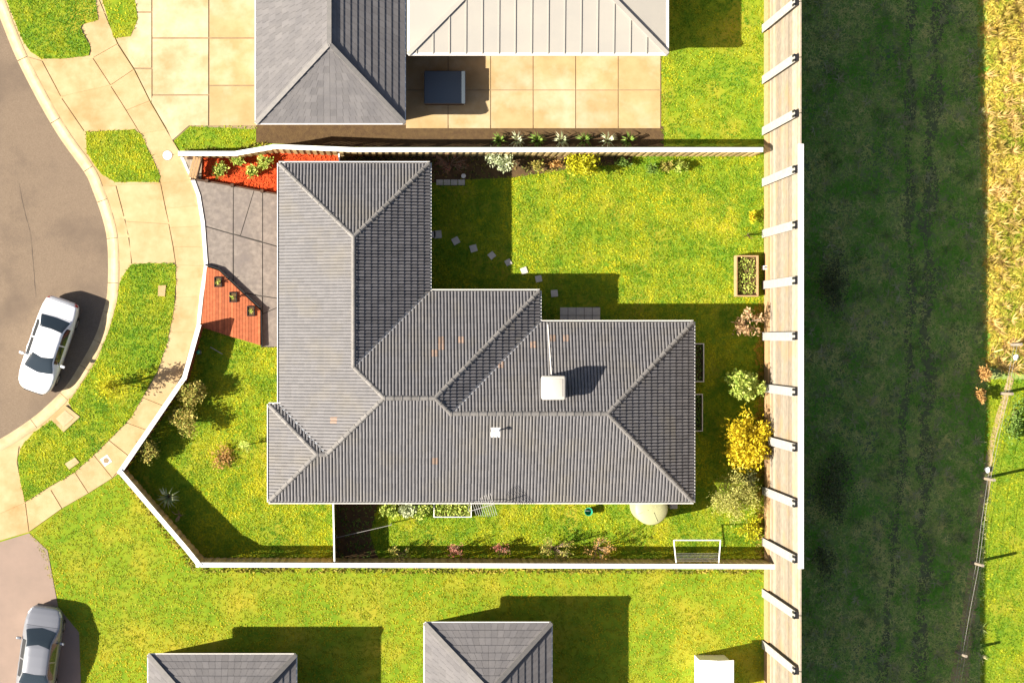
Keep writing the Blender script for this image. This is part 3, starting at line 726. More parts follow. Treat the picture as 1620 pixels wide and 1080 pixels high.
# ---------------------------------------------------------------- cars
def car(c, head, paint, label):
    t = thing('car', c, label, 'car')
    Mx = Matrix.Translation(c) @ Matrix.Rotation(head, 4, 'Z')
    X = np.array([0,.05,.18,.5,.85,1.1,1.45,1.8,2.3,2.7,2.95,3.3,3.62,3.9,4.2,4.42,4.53,4.58])
    Zt= np.array([.70,.90,1.02,1.06,1.08,1.22,1.40,1.455,1.47,1.44,1.38,1.20,1.03,.97,.89,.80,.66,.52])
    Wd= np.array([.52,.68,.79,.86,.885,.90,.905,.905,.905,.905,.905,.90,.895,.875,.81,.68,.52,.34])
    Bl= np.array([.66,.80,.92,.94,.95,.95,.95,.945,.94,.93,.925,.92,.90,.86,.80,.72,.60,.50])
    Bt= np.array([.40,.28,.24,.22,.2,.19,.18,.18,.18,.18,.18,.18,.19,.2,.21,.22,.27,.34])
    def ev(x):
        zt, wd, bl, bt = (np.interp(x, X, a) for a in (Zt, Wd, Bl, Bt)); bl = min(bl, zt-.035)
        g = min(1, max(0, (zt-bl-.05)/.40)); wr = (wd*.93)*(1-g)+.575*g; ze = zt-.03-.03*g
        sec = [(0,bt),(wd*.86,bt),(wd*.97,bt+.08),(wd,bl*.62+bt*.3),(wd*.985,bl-.06),(wd*.955,bl),(wd*.955+(wr-wd*.955)*.5,(bl+ze)/2+.012*g),(wr,ze),(wr*.86,zt-.012),(wr*.45,zt),(0,zt+.006)]
        return sec
    xs = np.unique(np.concatenate([np.linspace(0,4.58,58), X]))
    def surf(x, j, off=0):
        s = ev(x); i = int(min(j, len(s)-1-1e-6)); f = j-i; a, b2 = s[i], s[i+1]; return (a[0]+(b2[0]-a[0])*f, a[1]+(b2[1]-a[1])*f)
    b = MB(); vs = []; ns = 11
    for x in xs:
        s = ev(x); ring = [(y, z) for y, z in s] + [(-y, z) for y, z in s[-2:0:-1]]
        vs += [Mx @ Vector((x-2.29, y, z)) for y, z in ring]
    m_ = 2*ns-2; fs = [(i*m_+j, (i+1)*m_+j, (i+1)*m_+(j+1)%m_, i*m_+(j+1)%m_) for i in range(len(xs)-1) for j in range(m_)]
    fs += [tuple(range(m_)), tuple((len(xs)-1)*m_+j for j in range(m_))[::-1]]
    b.add(vs, fs); b.build('body', paint, t, smooth=True)
    def patch(name, x0, x1, js, side, m, off, nx=8, taper=None):
        b = MB(); vs = []; xx = np.linspace(x0, x1, nx)
        for x in xx:
            for j in js:
                y, z = surf(x, j); v = Vector((x-2.29, y*side, z)); 
                y2, z2 = surf(x+.02, j); y3, z3 = surf(x, min(j+.1,10)); 
                t1 = Vector((.02,(y2-y)*side,z2-z)); t2 = Vector((0,(y3-y)*side,z3-z))
                nn = t1.cross(t2)
                if t2.length < 1e-6: nn = Vector((0,0,1))
                if nn.z < 0 or (abs(nn.z) < 1e-9 and nn.y*side < 0): nn = -nn
                nn.normalize(); vs.append(Mx @ (v+nn*off))
        n_ = len(js); b.add(vs, [(i*n_+j, (i+1)*n_+j, (i+1)*n_+j+1, i*n_+j+1) for i in range(nx-1) for j in range(n_-1)]); return b.build(name, m, t, smooth=True)
    # windscreen and rear window span both sides
    def wrap(name, x0, x1, jmin, m, off, nx=8, bow=0.0):
        b = MB(); vs = []; js = list(np.linspace(jmin, 10, 6)); full = [(j,1) for j in js]+[(j,-1) for j in js[-2::-1]]
        for x in np.linspace(x0, x1, nx):
            for j, sd in full:
                fr = (j-jmin)/(10-jmin); xx = x + bow*(fr-1)
                y, z = surf(xx, j); vs.append(Mx @ Vector((xx-2.29, y*sd, z+off)))
        n_ = len(full); b.add(vs, [(i*n_+j, (i+1)*n_+j, (i+1)*n_+j+1, i*n_+j+1) for i in range(nx-1) for j in range(n_-1)]); return b.build(name, m, t, smooth=True)
    wrap('windscreen', 2.86, 3.60, 7.25, M_glass, .012, bow=.16)
    wrap('rear_window', .90, 1.46, 7.25, M_glass, .012, bow=-.05)
    for sd in (-1, 1):
        patch('side_window', 1.25, 2.05, [5.35,6,6.75], sd, M_glass, .012)
        patch('side_window', 2.12, 2.98, [5.35,6,6.75], sd, M_glass, .012)
        patch('headlight', 4.16, 4.45, [4.2,5,6,7.2], sd, M_lamp, .008, 5)
        patch('tail_light', .03, .16, [3.6,4.3,5,6,7.4], sd, M_red, .010, 4)
        for xw in (.92, 3.68):
            wheel = MB(); p = Mx @ Vector((xw-2.29, sd*.80, .32)); ax = (Mx.to_3x3() @ Vector((0, sd, 0))).normalized()
            wheel.tube([p-ax*.1, p+ax*.09, p+ax*.105], [.32,.32,.29], 20); wo = wheel.build('wheel', M_tyre, t)
            rm = MB(); rm.tube([p+ax*.1, p+ax*.115], [.21,.17], 12); rm.build('rim', M_rim, wo)
        mm = bevel_box((.12,.22,.13), .03, 2); bm_obj('mirror', mm, paint, t, Mx @ Matrix.Translation((2.98-2.29, sd*1.02, .98)))
        for xh in (1.75, 2.6):
            b = MB(); b.box((xh-2.29-.08, sd*.905-.012, .80),(xh-2.29+.08, sd*.905+.012, .825), 0, Mx); b.build('door_handle', paint, t)
    b = MB(); b.box((-2.30,-.24,.55),(-2.285,.24,.66), 0, Mx); b.build('number_plate', M_white, t)
    b = MB(); b.box((2.27,-.45,.36),(2.31,.45,.55), 0, Mx); b.build('grille', M_black, t)
    # shut lines of bonnet and boot
    b = MB()
    for x_, n0 in ((3.66,7.0),(.86,7.0)):
        pts = [Mx @ Vector((x_-2.29, surf(x_, j)[0]*sd, surf(x_, j)[1]+.004)) for j, sd in [(7.3,1),(8,1),(9,1),(10,1),(9,-1),(8,-1),(7.3,-1)]]
        b.tube(pts, .006, 4)
    b.build('shut_line', M_black, t)
    return t
a0 = W(99,476,.8); a1 = W(51,617,.7); hd = math.atan2(a1.y-a0.y, a1.x-a0.x); mid = (a0+a1)/2
car(Vector((mid.x, mid.y, -.12)), hd, M_paint, 'white sedan parked on the asphalt at the kerb, nose to the lower left')
cc = W(62,1035,.8); car(Vector((cc.x,cc.y,.02)), R(82), M_silver, 'silver car on the driveway at the bottom left corner')

# ---------------------------------------------------------------- plants
def leaves_mesh(name, pts, size, m, up=.4, aspect=2.0, tintbias=0., outward=None):
    n = len(pts); a = RNG.random(n)*2*np.pi; el = (RNG.random(n)*1.2-.25) if outward is None else None
    if outward is None: d = np.stack([np.cos(a)*np.cos(el), np.sin(a)*np.cos(el), np.sin(el)], 1)
    else: d = outward + (RNG.random((n,3))-.5)*.7; d /= np.linalg.norm(d, axis=1)[:,None]
    r = RNG.normal(size=(n,3)); r[:,2] *= .6; s = np.cross(d, r); s /= np.linalg.norm(s, axis=1)[:,None]+1e-9
    L = size*(.6+RNG.random(n)*.8); wd = L/aspect/2
    p = pts; V = np.stack([p, p+d*(L*.5)[:,None]+s*wd[:,None], p+d*L[:,None], p+d*(L*.5)[:,None]-s*wd[:,None]], 1).reshape(-1,3)
    T = np.repeat(np.clip(RNG.random(n)*.9+.05+tintbias, 0, 1), 4)
    me = bpy.data.meshes.new(name); me.vertices.add(len(V)); me.vertices.foreach_set('co', V.ravel()); me.loops.add(len(V)); me.loops.foreach_set('vertex_index', np.arange(len(V)))
    me.polygons.add(n); me.polygons.foreach_set('loop_start', np.arange(n)*4)
    at = me.attributes.new('tint', 'FLOAT', 'POINT'); at.data.foreach_set('value', T.astype(np.float32)); me.materials.append(m); me.update(); me.validate(); return me
def crown_pts(c, rx, ry, rz, n, clumps, spread):
    out = []
    cl = RNG.normal(size=(clumps,3)); cl /= np.linalg.norm(cl,axis=1)[:,None]; cl *= (RNG.random(clumps)**.45)[:,None]; cl *= np.array([rx,ry,rz])*(1-spread*.6)
    idx = RNG.integers(0, clumps, n); g = RNG.normal(size=(n,3))*spread*np.array([rx,ry,rz])*.55
    p = cl[idx]+g; return p + np.array(c), cl + np.array(c)
def shrub(px, py, r, h, m, n, leaf, label, cat='shrub', name='shrub', ry=None, clumps=14, spread=.34, aspect=2., trunk=.03, group=None, bark=M_wood, lo=.15, parts=True, z0=0):
    """px,py: picture centre of the crown; r: picture radius in pixels"""
    zc = h*(.5+lo/2); c = W(px, py, zc); k = (CAM_H-zc)/FOC; rx = r*k; ryy = (ry or r)*k; rz = h*(1-lo)/2
    t = thing(name, Vector((c.x,c.y,0)), label, cat, group)
    P, cl = crown_pts(c, rx, ryy, rz, n, clumps, spread); P[:,2] = np.maximum(P[:,2], .03)+z0; cl[:,2] += z0
    link('foliage' if h < 1.8 else 'crown', leaves_mesh('foliage', P, leaf, m, aspect=aspect), t)
    b = MB(); base = Vector((c.x,c.y,z0)); fork = Vector((c.x+random.uniform(-.04,.04), c.y, z0+h*lo+.05))
    b.tube([base, fork], [trunk*1.3, trunk], 6)
    for q in cl[:min(clumps, 12)]:
        q = Vector(q); mdl = fork.lerp(q, .5)+Vector((random.uniform(-.05,.05),random.uniform(-.05,.05),.04)); b.tube([fork, mdl, q], [trunk*.7,trunk*.45,trunk*.2], 5)
    b.build('trunk' if h >= 1.8 else 'stem', bark, t); return t
def rosette(px, py, r, h, m, n, wd, label, cat='plant', name='strappy_plant', group=None, z=0):
    c = W(px, py, h*.5+z); R0 = r*CAM_H/FOC; t = thing(name, Vector((c.x,c.y,z)), label, cat, group); b = MB(); T = []
    for i in range(n):
        a = random.random()*6.28; L = R0*random.uniform(.75,1.1); hh = h*random.uniform(.5,1.); d = Vector((math.cos(a),math.sin(a),0)); s = Vector((-d.y,d.x,0))*wd*random.uniform(.7,1.2)
        o = Vector((c.x,c.y,z))+d*.02; p1 = o+d*L*.45+Vector((0,0,hh)); p2 = o+d*L+Vector((0,0,hh*.55))
        b.add([o-s*.6,o+s*.6,p1+s,p1-s,p2], [(0,1,2,3),(3,2,4)]); T += [random.random()]*5
    me = b.mesh('leaves', m); at = me.attributes.new('tint','FLOAT','POINT'); at.data.foreach_set('value', T); link('foliage', me, t)
    b = MB(); b.tube([(c.x,c.y,z),(c.x,c.y,z+h*.45)], [.05,.03], 6); b.build('stem', M_wood, t); return t
def twigs(px, py, r, h, m, n, label, name='bare_shrub', cat='shrub', group=None, ry=None, leafm=None, nl=0, leaf=.08, thick=.012):
    c = W(px, py, h*.5); k = CAM_H/FOC; t = thing(name, Vector((c.x,c.y,0)), label, cat, group); b = MB(); tips = []
    for i in range(n):
        a = random.random()*6.28; q = random.uniform(.4,1.); e = Vector((c.x+math.cos(a)*r*k*q, c.y+math.sin(a)*(ry or r)*k*q, h*random.uniform(.5,1)))
        o = Vector((c.x,c.y,0)); mdl = o.lerp(e,.5)+Vector((random.uniform(-.06,.06),random.uniform(-.06,.06),h*.12)); b.tube([o,mdl,e],[thick*1.3,thick,thick*.4],4); tips += [mdl.lerp(e,.4), e]
        for j in range(2):
            e2 = mdl+(e-mdl)*.8+Vector((random.uniform(-.2,.2),random.uniform(-.2,.2),random.uniform(0,.15)))*r*k*1.2; b.tube([mdl,e2],[thick*.6,thick*.3],4); tips.append(e2)
    b.build('branches', m, t)
    if leafm: 
        tp = np.array([list(p) for p in tips]); P = tp[RNG.integers(0,len(tp),nl)]+RNG.normal(size=(nl,3))*.07; P[:,2] = np.maximum(P[:,2],.03); link('foliage', leaves_mesh('foliage', P, leaf, leafm), t)
    return t
L_green = leafmat('leaf_green', (.10,.19,.03), (.22,.33,.06)); L_bright = leafmat('leaf_bright', (.20,.33,.04), (.62,.66,.16))
L_yell = leafmat('leaf_yellow', (.42,.30,.010), (.74,.62,.03)); L_olive = leafmat('leaf_olive', (.26,.29,.06), (.52,.48,.14))
L_brown = leafmat('leaf_brown', (.34,.18,.05), (.66,.40,.14)); L_red = leafmat('leaf_red', (.32,.08,.06), (.45,.20,.15))
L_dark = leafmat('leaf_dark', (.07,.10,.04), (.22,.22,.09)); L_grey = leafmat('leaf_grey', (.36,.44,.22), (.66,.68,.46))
L_mix = leafmat('leaf_bronze', (.16,.24,.03), (.56,.42,.12)); L_straw = leafmat('leaf_straw', (.38,.22,.10), (.60,.42,.24))
L_yg = leafmat('leaf_yellowgreen', (.30,.32,.01), (.60,.55,.02))
# red bed
gb = 'round leafy plants in the red mulch'
for px, py, r, lab in ((347,268,13,'leafmost'),(376,253,11,'second'),(398,272,12,'third'),(418,256,13,'right')):
    where = {'leafmost':'leftmost round leafy plant in the red mulch, next to the bench','second':'small round leafy plant in the red mulch, close under the angled fence','third':'lower of the two touching round leafy plants in the red mulch','right':'upper of the two touching round leafy plants in the red mulch, farthest right'}[lab]
    shrub(px, py, r, .55, L_bright, 420, .14, where, 'plant', 'leafy_plant', clumps=16, group=gb)
# sleepers patch + bench
pp = [(289,247),(320,249),(318,284),(303,280)]
t = thing('timber_landing', W(303,265), 'brown timber landing left of the red mulch bed', 'landing')
for i in range(6):
    P = clipx(pp, 289+i*5.3, 289+i*5.3+5.0)
    if len(P) > 2: b = MB(); b.prism([W(*p,.09) for p in P], .0, .09); b.build('board', M_plank, t)
c = W(311,267); t = thing('garden_bench', c, 'dark timber garden bench casting a shadow on the red mulch', 'bench')
Mx = Matrix.Translation(c) @ Matrix.Rotation(-.25, 4, 'Z')
for i in range(3):
    b = MB(); b.box((-.22+i*.13,-.5,.49),(-.11+i*.13,.5,.52), 0, Mx); b.build('slat', M_timber, t)
b = MB(); b.box((.20,-.5,.55),(.24,.5,.95), 0, Mx); b.build('backrest', M_dark, t)
for sx in (-.2,.2):
    for sy in (-.42,.42):
        b = MB(); b.box((sx-.03,sy-.03,.09),(sx+.03,sy+.03,.50 if sx<0 else .93), 0, Mx); b.build('leg', M_dark, t)
t = thing('bed_edging', W(370,295), 'dark timber edging with short posts between red mulch and driveway', 'edging')
q = [(305,283),(328,287),(368,294),(415,303),(443,308)]
for a_, b_ in zip(q, q[1:]):
    b = MB(); A, B = W(*a_,.1), W(*b_,.1); b.bar(A, B, .06, .28); b.build('sleeper', M_dark, t)
for a_ in q[:-1]:
    p = W(*a_); b = MB(); b.box((p.x-.07,p.y-.07,0),(p.x+.07,p.y+.07,.34)); b.build('peg', M_dark, t)
c = W(304,250.5); o = MB(); o.box((c.x-.2,c.y-.07,.09),(c.x+.2,c.y+.07,.4)); tag(o.build('storage_box', M_dark), 'small dark box at the very corner of the front garden, above the bench', 'box')
for px, py, lab in ((345,446,'uppermost'),(369,470,'middle'),(397,492,'lowest')):
    shrub(px, py, 4, .35, L_bright, 60, .08, 'tiny leafy plant growing in the %s black planter box on the deck' % lab, 'plant', 'potted_plant', clumps=4, trunk=.01, z0=.27)
# front garden
shrub(303,622,24,1.5,L_mix,2300,.12,'bronze-green shrub behind the front fence, upper half of the tall clump', ry=24)
shrub(291,668,23,1.4,L_mix,2000,.12,'bronze-green shrub behind the front fence, lower half of the tall clump', ry=28)
shrub(234,714,20,1.3,L_mix,1800,.11,'single rounded bronze shrub near the sharp west corner of the fence', ry=23)
shrub(352,722,25,.4,L_brown,520,.10,'low orange-leaved plant alone on the front lawn','plant','low_plant', clumps=16)
t = shrub(386,706,12,2.2,L_bright,260,.10,'thin sapling on the front lawn close to the house wall','tree','sapling',clumps=9,trunk=.025)
rosette(266,786,20,.9,L_grey,26,.035,'pale spiky strap-leaved plant in the southwest fence shadow')
twigs(283,814,14,.8,M_twig,6,'bare pale stick plant just below the spiky plant', thick=.02)
for px, py, lab in ((430,697,'upper of the two red-flowered plants against the west wall of the house'),(430,727,'lower of the two red-flowered plants against the west wall of the house')):
    shrub(px, py, 7, .8, L_red, 160, .07, lab, 'plant', 'flowering_plant', clumps=6, trunk=.012)
# garden ornament
c = W(314,557,.3); t = thing('garden_ornament', Vector((c.x,c.y,0)), 'small blue-green garden ornament in the fence shadow below the deck', 'ornament')
b = MB(); b.lathe([(.10,0),(.13,.1),(.09,.3),(.03,.42)], (c.x,c.y,0), 12); b.build('base', M_blue, t); b = MB(); b.lathe([(.02,.40),(.09,.46),(.08,.56),(.02,.6)], (c.x,c.y,0), 12); b.build('top', M_green, t)
b = MB(); b.tube([W(333,549,.1), W(352,560,.12)], .018, 6); tag(b.build('garden_stake', M_post), 'thin pale stick lying on the shaded grass below the deck', 'stick')
shrub(172,612,25,2.5,L_yg,900,.12,'thin yellow-green street tree on the long verge','tree','street_tree',clumps=14,trunk=.035)
# back garden bed
twigs(712,258,28,1.3,M_twig,26,'bare pinkish twiggy shrub at the left end of the back garden bed', leafm=L_red, nl=260, leaf=.06, ry=18)
shrub(793,252,23,1.6,L_grey,1100,.15,'pale grey-green shrub at the fence, where house shadow meets sun', ry=20)
shrub(921,261,32,1.6,L_yg,2200,.13,'large bright yellow-green shrub by the north fence', ry=23)
shrub(850,262,16,.7,L_mix,420,.10,'low reddish-green plant between the grey-green and the yellow shrub', 'plant','low_plant', ry=9, clumps=10)
shrub(880,260,15,.6,L_brown,380,.09,'low rusty plant immediately left of the yellow shrub', 'plant','low_plant', ry=8, clumps=10)
shrub(985,258,13,.6,L_green,380,.10,'low green plant right of the yellow shrub in its shadow', 'plant','low_plant', ry=10, clumps=8)
shrub(1028,266,11,.7,L_green,300,.11,'small dark green plant with a dark hollow on the back lawn edge', 'plant','low_plant', clumps=7)
shrub(1054,262,12,.7,L_mix,360,.10,'small bronze plant by the north fence, second from the tall wall', 'plant','low_plant', clumps=8)
shrub(1080,262,12,.8,L_bright,380,.11,'small bright plant by the north fence, nearest the tall wall', 'plant','low_plant', clumps=8)
c = W(733,279); b = MB(); b.lathe([(.09,0),(.11,.2),(.09,.21)], c, 14); tag(b.build('plant_pot', M_gutter), 'small pale pot on the shaded bed edge below the bare shrub', 'pot')
for i, (px, py, w_, a_) in enumerate(((684,371,.30,0),(692.5,371,.36,.1),(721,381,.33,.5),(749,393,.33,.3),(778,404,.30,.7),(804,415,.28,.5),(829,428,.30,.35),(852,441,.30,.2),(877,464,.32,.1))):
    where = ['half hidden against the house wall','touching the one at the wall','third from the house wall','fourth from the house wall, in deep shade','fifth from the house wall, near the shadow edge','sixth from the house, on the shadow edge','in the sunlit notch of lawn','just inside the second shadow','last, nearest the grey patio'][i]
    b = MB(); Mx = Matrix.Translation(W(px,py)) @ Matrix.Rotation(a_,4,'Z'); b.box((-w_/2,-w_/2,.0),(w_/2,w_/2,.055),0,Mx); tag(b.build('stepping_stone', M_stone), 'square stepping stone, ' + where, 'stepping stone', 'stepping stones across the back lawn')
pt = sheet('patio', [(886,487),(948,485),(952,530),(886,530)], .01, M_djoint, depth=.02)
for i in range(5):
    for j in range(3):
        x0 = 886+i*12.8; y0 = 486+j*13; slab([(x0,y0),(x0+12.5,y0),(x0+12.5,y0+12.7),(x0,y0+12.7)], pt, M_stone, .04, 'paver', .012)
t = sheet('side_path', [(690,283),(736,284),(736,294),(692,294)], .01, M_djoint, depth=.02)
for i in range(4): slab([(690+i*11.5,284),(701+i*11.5,284),(701+i*11.5,293),(690+i*11.5,293)], t, M_stone, .035, 'paver', .012)
# raised planter near the wall
def raised(x0, y0, x1, y1, h, m, label, leafm, n, wd=.06, leaf=.10, two=False):
    A = W(x0,y1,h); B = W(x1,y0,h); t = thing('raised_bed', Vector(((A.x+B.x)/2,(A.y+B.y)/2,0)), label, 'planter')
    for lo, hi in (((A.x,A.y),(B.x,A.y+wd)),((A.x,B.y-wd),(B.x,B.y)),((A.x,A.y+wd),(A.x+wd,B.y-wd)),((B.x-wd,A.y+wd),(B.x,B.y-wd))):
        b = MB(); b.box((lo[0],lo[1],0),(hi[0],hi[1],h)); b.build('side_board', m, t)
    b = MB(); b.box((A.x+wd,A.y+wd,0),(B.x-wd,B.y-wd,h*.55)); b.build('soil', M_soil, t)
    P = np.stack([A.x+wd*2+RNG.random(n)*(B.x-A.x-4*wd), A.y+2*wd+RNG.random(n)*(B.y-A.y-4*wd), h*.6+RNG.random(n)*.12],1)
    g = link('planting', leaves_mesh('planting', P, leaf, leafm), t); g['kind'] = 'stuff'; return t
raised(1164.5,404,1200,469,.55,M_timber,'rectangular timber raised bed full of bright leaves on the lawn beside the tall wall',L_bright,500)
raised(1086,543,1114,604,.4,M_gutter,'thin-edged raised bed in the shade east of the house, upper one',L_green,420,wd=.035)
raised(1086,623,1112,682,.4,M_gutter,'thin-edged raised bed in the shade east of the house, lower one',L_green,700,wd=.035)
raised(686,786,746,818,.35,M_white,'white-framed vegetable bed under the south eave, beside the aerial',L_bright,900,wd=.035,leaf=.14)
for px, r, lab in ((617,17,'leafy green vegetable clump at the left end under the south eave'),(643,17,'pale-flowered vegetable clump, middle one under the south eave'),(669,16,'leafy green vegetable clump next to the white-framed bed')):
    shrub(px, 808, r, .6, L_bright if r == 16 or px == 617 else L_grey, 620, .14, lab, 'plant', 'vegetable_plant', ry=13, clumps=12)
# plants along the tall wall
t = thing('tap_post', W(1207,424), 'white tap post at the foot of the tall wall beside the timber raised bed', 'tap'); c = W(1207,424)
b = MB(); b.box((c.x-.07,c.y-.09,0),(c.x+.07,c.y+.09,.7)); b.build('post', M_white, t); b = MB(); b.tube([c+Vector((.02,0,.74)), c+Vector((-.12,0,.74))], .035); b.build('tap', M_dark, t)
twigs(1186,371,14,1.3,M_wood,5,'thin bare sapling between second post of the tall wall and lawn','bare_sapling','tree',thick=.015, ry=8)
shrub(1191,343,8,.5,L_yell,110,.12,'small orange-yellow plant near the wall above the bare sapling','plant','low_plant',clumps=5)
twigs(1184,510,24,1.7,M_twig,16,'dried brown branchy shrub below the timber raised bed', leafm=L_straw, nl=380, leaf=.16, ry=24, thick=.018)
shrub(1179,607,35,2.3,L_bright,2100,.17,'fresh green open-crowned small tree before the tall wall','tree','small_tree',clumps=24,spread=.22)
shrub(1181,697,42,2.4,L_yell,4200,.17,'golden-yellow leaved small tree before the tall wall','tree','small_tree',ry=50,clumps=46,spread=.27)
shrub(1164,785,38,2.0,L_olive,5200,.09,'fine olive-green feathery shrub below the golden tree',ry=44,clumps=30,spread=.3)
shrub(1184,836,24,1.0,L_yg,520,.13,'low yellow-green shrub in the corner near the tall wall and clothesline',clumps=16, ry=22)
shrub(1188,757,18,1.2,L_dark,500,.12,'dark green shrub wedged between golden tree and feathery shrub',clumps=12)
grass('ground_cover', [(1196,480),(1212,480),(1212,880),(1196,880)], 60, leafmat('cover_leaf', (.20,.20,.02), (.45,.25,.03)), 'mixed yellow and rusty ground cover along the foot of the tall wall', L=.16, wd=.04, seed=41)
# south side
for px, py, r, h, m, lab in ((632,876,17,1.2,L_mix,'first from the cross fence'),(719,872,14,1.2,L_red,'second from the cross fence, reddest'),(793,866,13,1.0,L_red,'third from the cross fence, smallest'),(947,868,22,1.4,L_brown,'farthest right')):
    twigs(px, py, r, h, M_twig, 14, 'sparse rusty shrub on the shaded south fence line, ' + lab, leafm=m, nl=int(r*16), leaf=.09, group='rusty shrubs along the south fence')
twigs(877,868,30,1.4,M_twig,22,'widest sparse shrub on the south fence line, mixed green and rust', leafm=L_mix, nl=560, leaf=.10, group='rusty shrubs along the south fence', ry=20)
c = W(931,809,.4); t = thing('bucket', Vector((c.x,c.y,0)), 'green round bucket on the sunny side strip', 'bucket')
b = MB(); n_=18; b.lathe([(.13,0),(.18,.42),(.20,.43),(.165,.42),(.13,.1)], (c.x,c.y,0), n_); b.build('pail', M_green, t)
b = MB(); b.tube([(c.x-.18+.36*i/8, c.y+.05, .43+.1*math.sin(math.pi*i/8)) for i in range(9)], .008, 4); b.build('handle', M_post, t)
c = W(1031,803.5,1.9) ; c = W(1031,804,1.9)
t = thing('water_tank', Vector((c.x,c.y,0)), 'round pale beige water tank at the southeast corner of the house', 'tank')
pr = [(.76,0)]
for i in range(9): pr += [(.76,.1+i*.18),(.785,.14+i*.18),(.785,.22+i*.18),(.76,.26+i*.18)]
pr += [(.77,1.78),(.72,1.84),(.4,1.90),(.05,1.93)]
b = MB(); b.lathe(pr, (c.x,c.y,0), 40); b.build('shell', M_tank, t, smooth=True)
b = MB(); b.lathe([(.15,1.86),(.15,1.95),(.11,1.955),(.11,1.90)], (c.x+.18,c.y+.45,0), 20); b.build('inlet', M_dark, t)
for k_ in range(4):
    a_ = k_*math.pi/2+.4; b = MB(); b.bar((c.x+math.cos(a_)*.2,c.y+math.sin(a_)*.2,1.925),(c.x+math.cos(a_)*.66,c.y+math.sin(a_)*.66,1.862),.04,.03); b.build('rib', M_tank, t)
c = W(1066,797,.8); t = thing('air_conditioner', Vector((c.x,c.y,0)), 'small grey outdoor unit poking out from the eave beside the tank', 'air conditioner')
bm_obj('case', bevel_box((.35,.75,.7),.03,2), M_post, t, Matrix.Translation((c.x,c.y+.15,.45))); b = MB(); b.box((c.x-.15,c.y-.15,0),(c.x+.15,c.y+.45,.1)); b.build('base', M_dark, t)
# clothesline on the south fence
z = 1.75; t = thing('clothesline', W(1104,880), 'white-framed fold-down clothesline fixed to the south fence', 'clothesline')
A, B, Cc, Dd = W(1066,854,z), W(1140,854,z), W(1137,892,z), W(1070,892,z)
b = MB(); b.tube([A,B],.028,6); b.tube([B,Cc],.028,6); b.tube([Dd,A],.028,6); b.build('frame', M_white, t)
for i in range(6):
    y = 875+i*2.4; b = MB(); b.tube([W(1069.5,y,z),W(1138.2,y,z)],.006,4); b.build('line', M_post, t)
b = MB(); b.tube([Dd, W(1137,892,z)], .03, 6); b.build('mount', M_post, t)
b = MB(); b.tube([W(532,850,1.0), W(619,830,1.0)], .012, 5); b.tube([W(619,830,1.0), W(619,830,1.0)-Vector((0,0,1))], .02, 5); b.tube([W(532,850,1.), W(532,850,1.)-Vector((0,0,1.))], .02, 5)
tag(b.build('clothes_wire', M_post), 'thin pale wire strung over the shaded strip from the cross fence', 'wire')
# planting outside the fences
def fringe(poly, dens, m, label, L=.16): grass('hedge_plants', poly, dens, m, label, L=L, wd=.035, seed=random.randint(50,90), tall=1.2)
L_fr = leafmat('fringe_leaf', (.14,.16,.02), (.45,.36,.06))
fringe([(540,247),(1000,247),(1000,256),(900,266),(812,279),(700,286),(540,286)], 26, leafmat('bed_leaf', (.10,.14,.03), (.30,.22,.07)), 'small mixed plants in the north garden bed', L=.14)
fringe([(536,800),(598,800),(585,845),(598,884),(536,884)], 30, L_green, 'sparse weeds in the dark shaded corner by the cross fence', L=.10)
grass('dry_tussocks', [(1553,-30),(1700,-30),(1700,600),(1560,580)], 4, leafmat('tussock_leaf', (.35,.26,.05), (.80,.55,.22)), 'tall straw tussocks on the dry bank', L=.42, wd=.03, seed=61, tall=1.0, blades=22)
grass('rough_tussocks', [(1240,-30),(1552,-30),(1556,600),(1552,1110),(1240,1110)], 1.3, leafmat('rough_leaf', (.18,.26,.06), (.55,.48,.26)), 'paler tussocks scattered in the shaded field', L=.34, wd=.025, seed=62, tall=.8, blades=20)
fringe([(320,897),(1205,900),(1205,906),(318,905)], 70, L_fr, 'low yellowish plants outside the south fence')
fringe([(186,750),(196,752),(312,896),(304,902)], 70, L_fr, 'low yellowish plants outside the southwest fence')
fringe([(290,236),(372,234),(432,224),(432,230),(372,241),(290,241)], 70, L_fr, 'low plants outside the angled north fence')
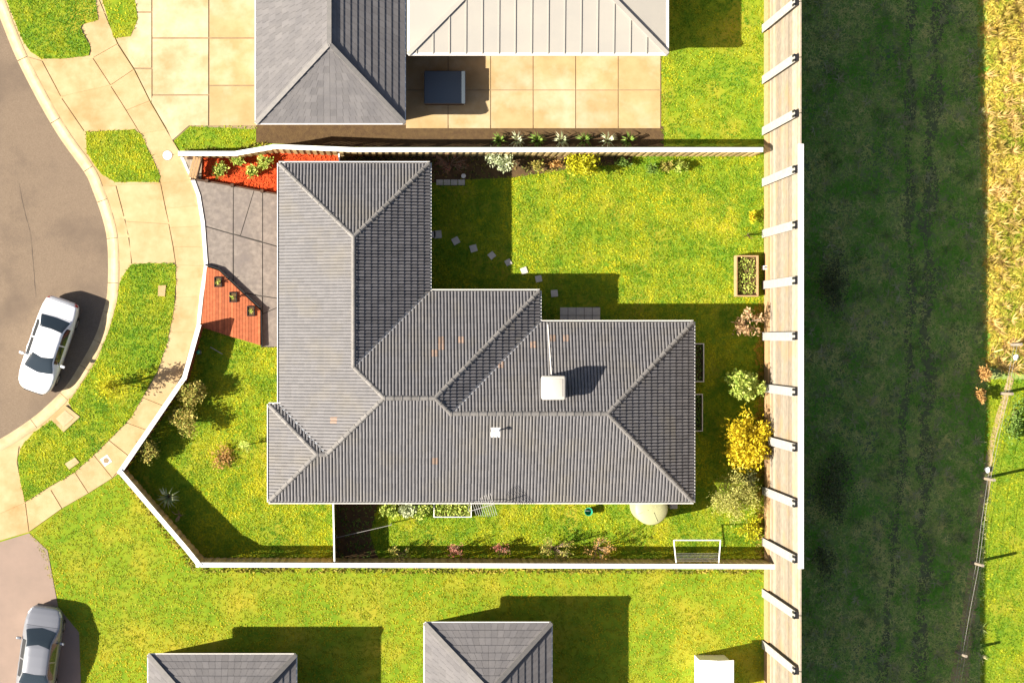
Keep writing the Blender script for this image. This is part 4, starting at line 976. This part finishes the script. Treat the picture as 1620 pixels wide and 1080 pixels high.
for i, px in enumerate((790,818,850,888,925,962,995)):
    rosette(px, 222, 15, .6, L_grey if i % 2 else L_green, 22, .03, ['leftmost strappy plant outside the north fence, beside the pale green shrub','second strappy plant from the left outside the north fence','third strappy plant from the left outside the north fence','strappy plant outside the north fence nearest the yellow shrub, left of it','strappy plant outside the north fence directly above the yellow shrub','second strappy plant from the right outside the north fence','rightmost strappy plant outside the north fence'][i], group='strappy plants outside the north fence')
# shrubs behind the wall and along the field
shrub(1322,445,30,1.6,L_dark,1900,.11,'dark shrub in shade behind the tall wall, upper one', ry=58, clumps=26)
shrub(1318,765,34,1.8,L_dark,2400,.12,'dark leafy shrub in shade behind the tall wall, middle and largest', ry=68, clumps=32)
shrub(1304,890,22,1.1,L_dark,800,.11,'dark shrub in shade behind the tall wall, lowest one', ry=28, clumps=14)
shrub(1556,592,13,1.2,L_brown,420,.12,'orange dry bush on the shadow edge, upper of two', ry=17, clumps=12)
shrub(1553,625,10,1.0,L_brown,320,.12,'orange dry bush on the shadow edge, lower of two', ry=13, clumps=9)
shrub(1606,660,20,.8,L_green,700,.13,'mixed green weedy bush beside the lower wire fence', ry=45, clumps=18)
t = thing('wire_fence', W(1545,888), 'old wire fence with timber posts along the dirt path at the right', 'fence')
fps = [(1598,545),(1584,622),(1556,756),(1538,889),(1512,1030),(1500,1110)]
for p in fps:
    c = W(*p); b = MB(); b.tube([c, c+Vector((.05,.02,1.4))], [.075,.07], 8); b.build('post', M_plank, t)
for zz in (.5,.9,1.3):
    for a_, b_ in zip(fps, fps[1:]):
        A, B = W(*a_)+Vector((.03,0,zz)), W(*b_)+Vector((.03,0,zz)); md = (A+B)/2-Vector((0,0,.05)); b = MB(); b.tube([A,md,B], .006, 4); b.build('wire', M_black if zz > 1 else M_post, t)
for px, py, lab in ((1607,565,'crumpled white litter on the dry bank by the top fence post'),(1562,743,'crumpled white litter beside the middle fence post')):
    c = W(px,py,.1); bm = bmesh.new(); bmesh.ops.create_icosphere(bm, subdivisions=2, radius=.15)
    for v in bm.verts: v.co *= random.uniform(.6,1.2); v.co.z *= .5
    o = bm_obj('litter', bm, M_white, None, Matrix.Translation(c), False); tag(o, lab, 'litter')
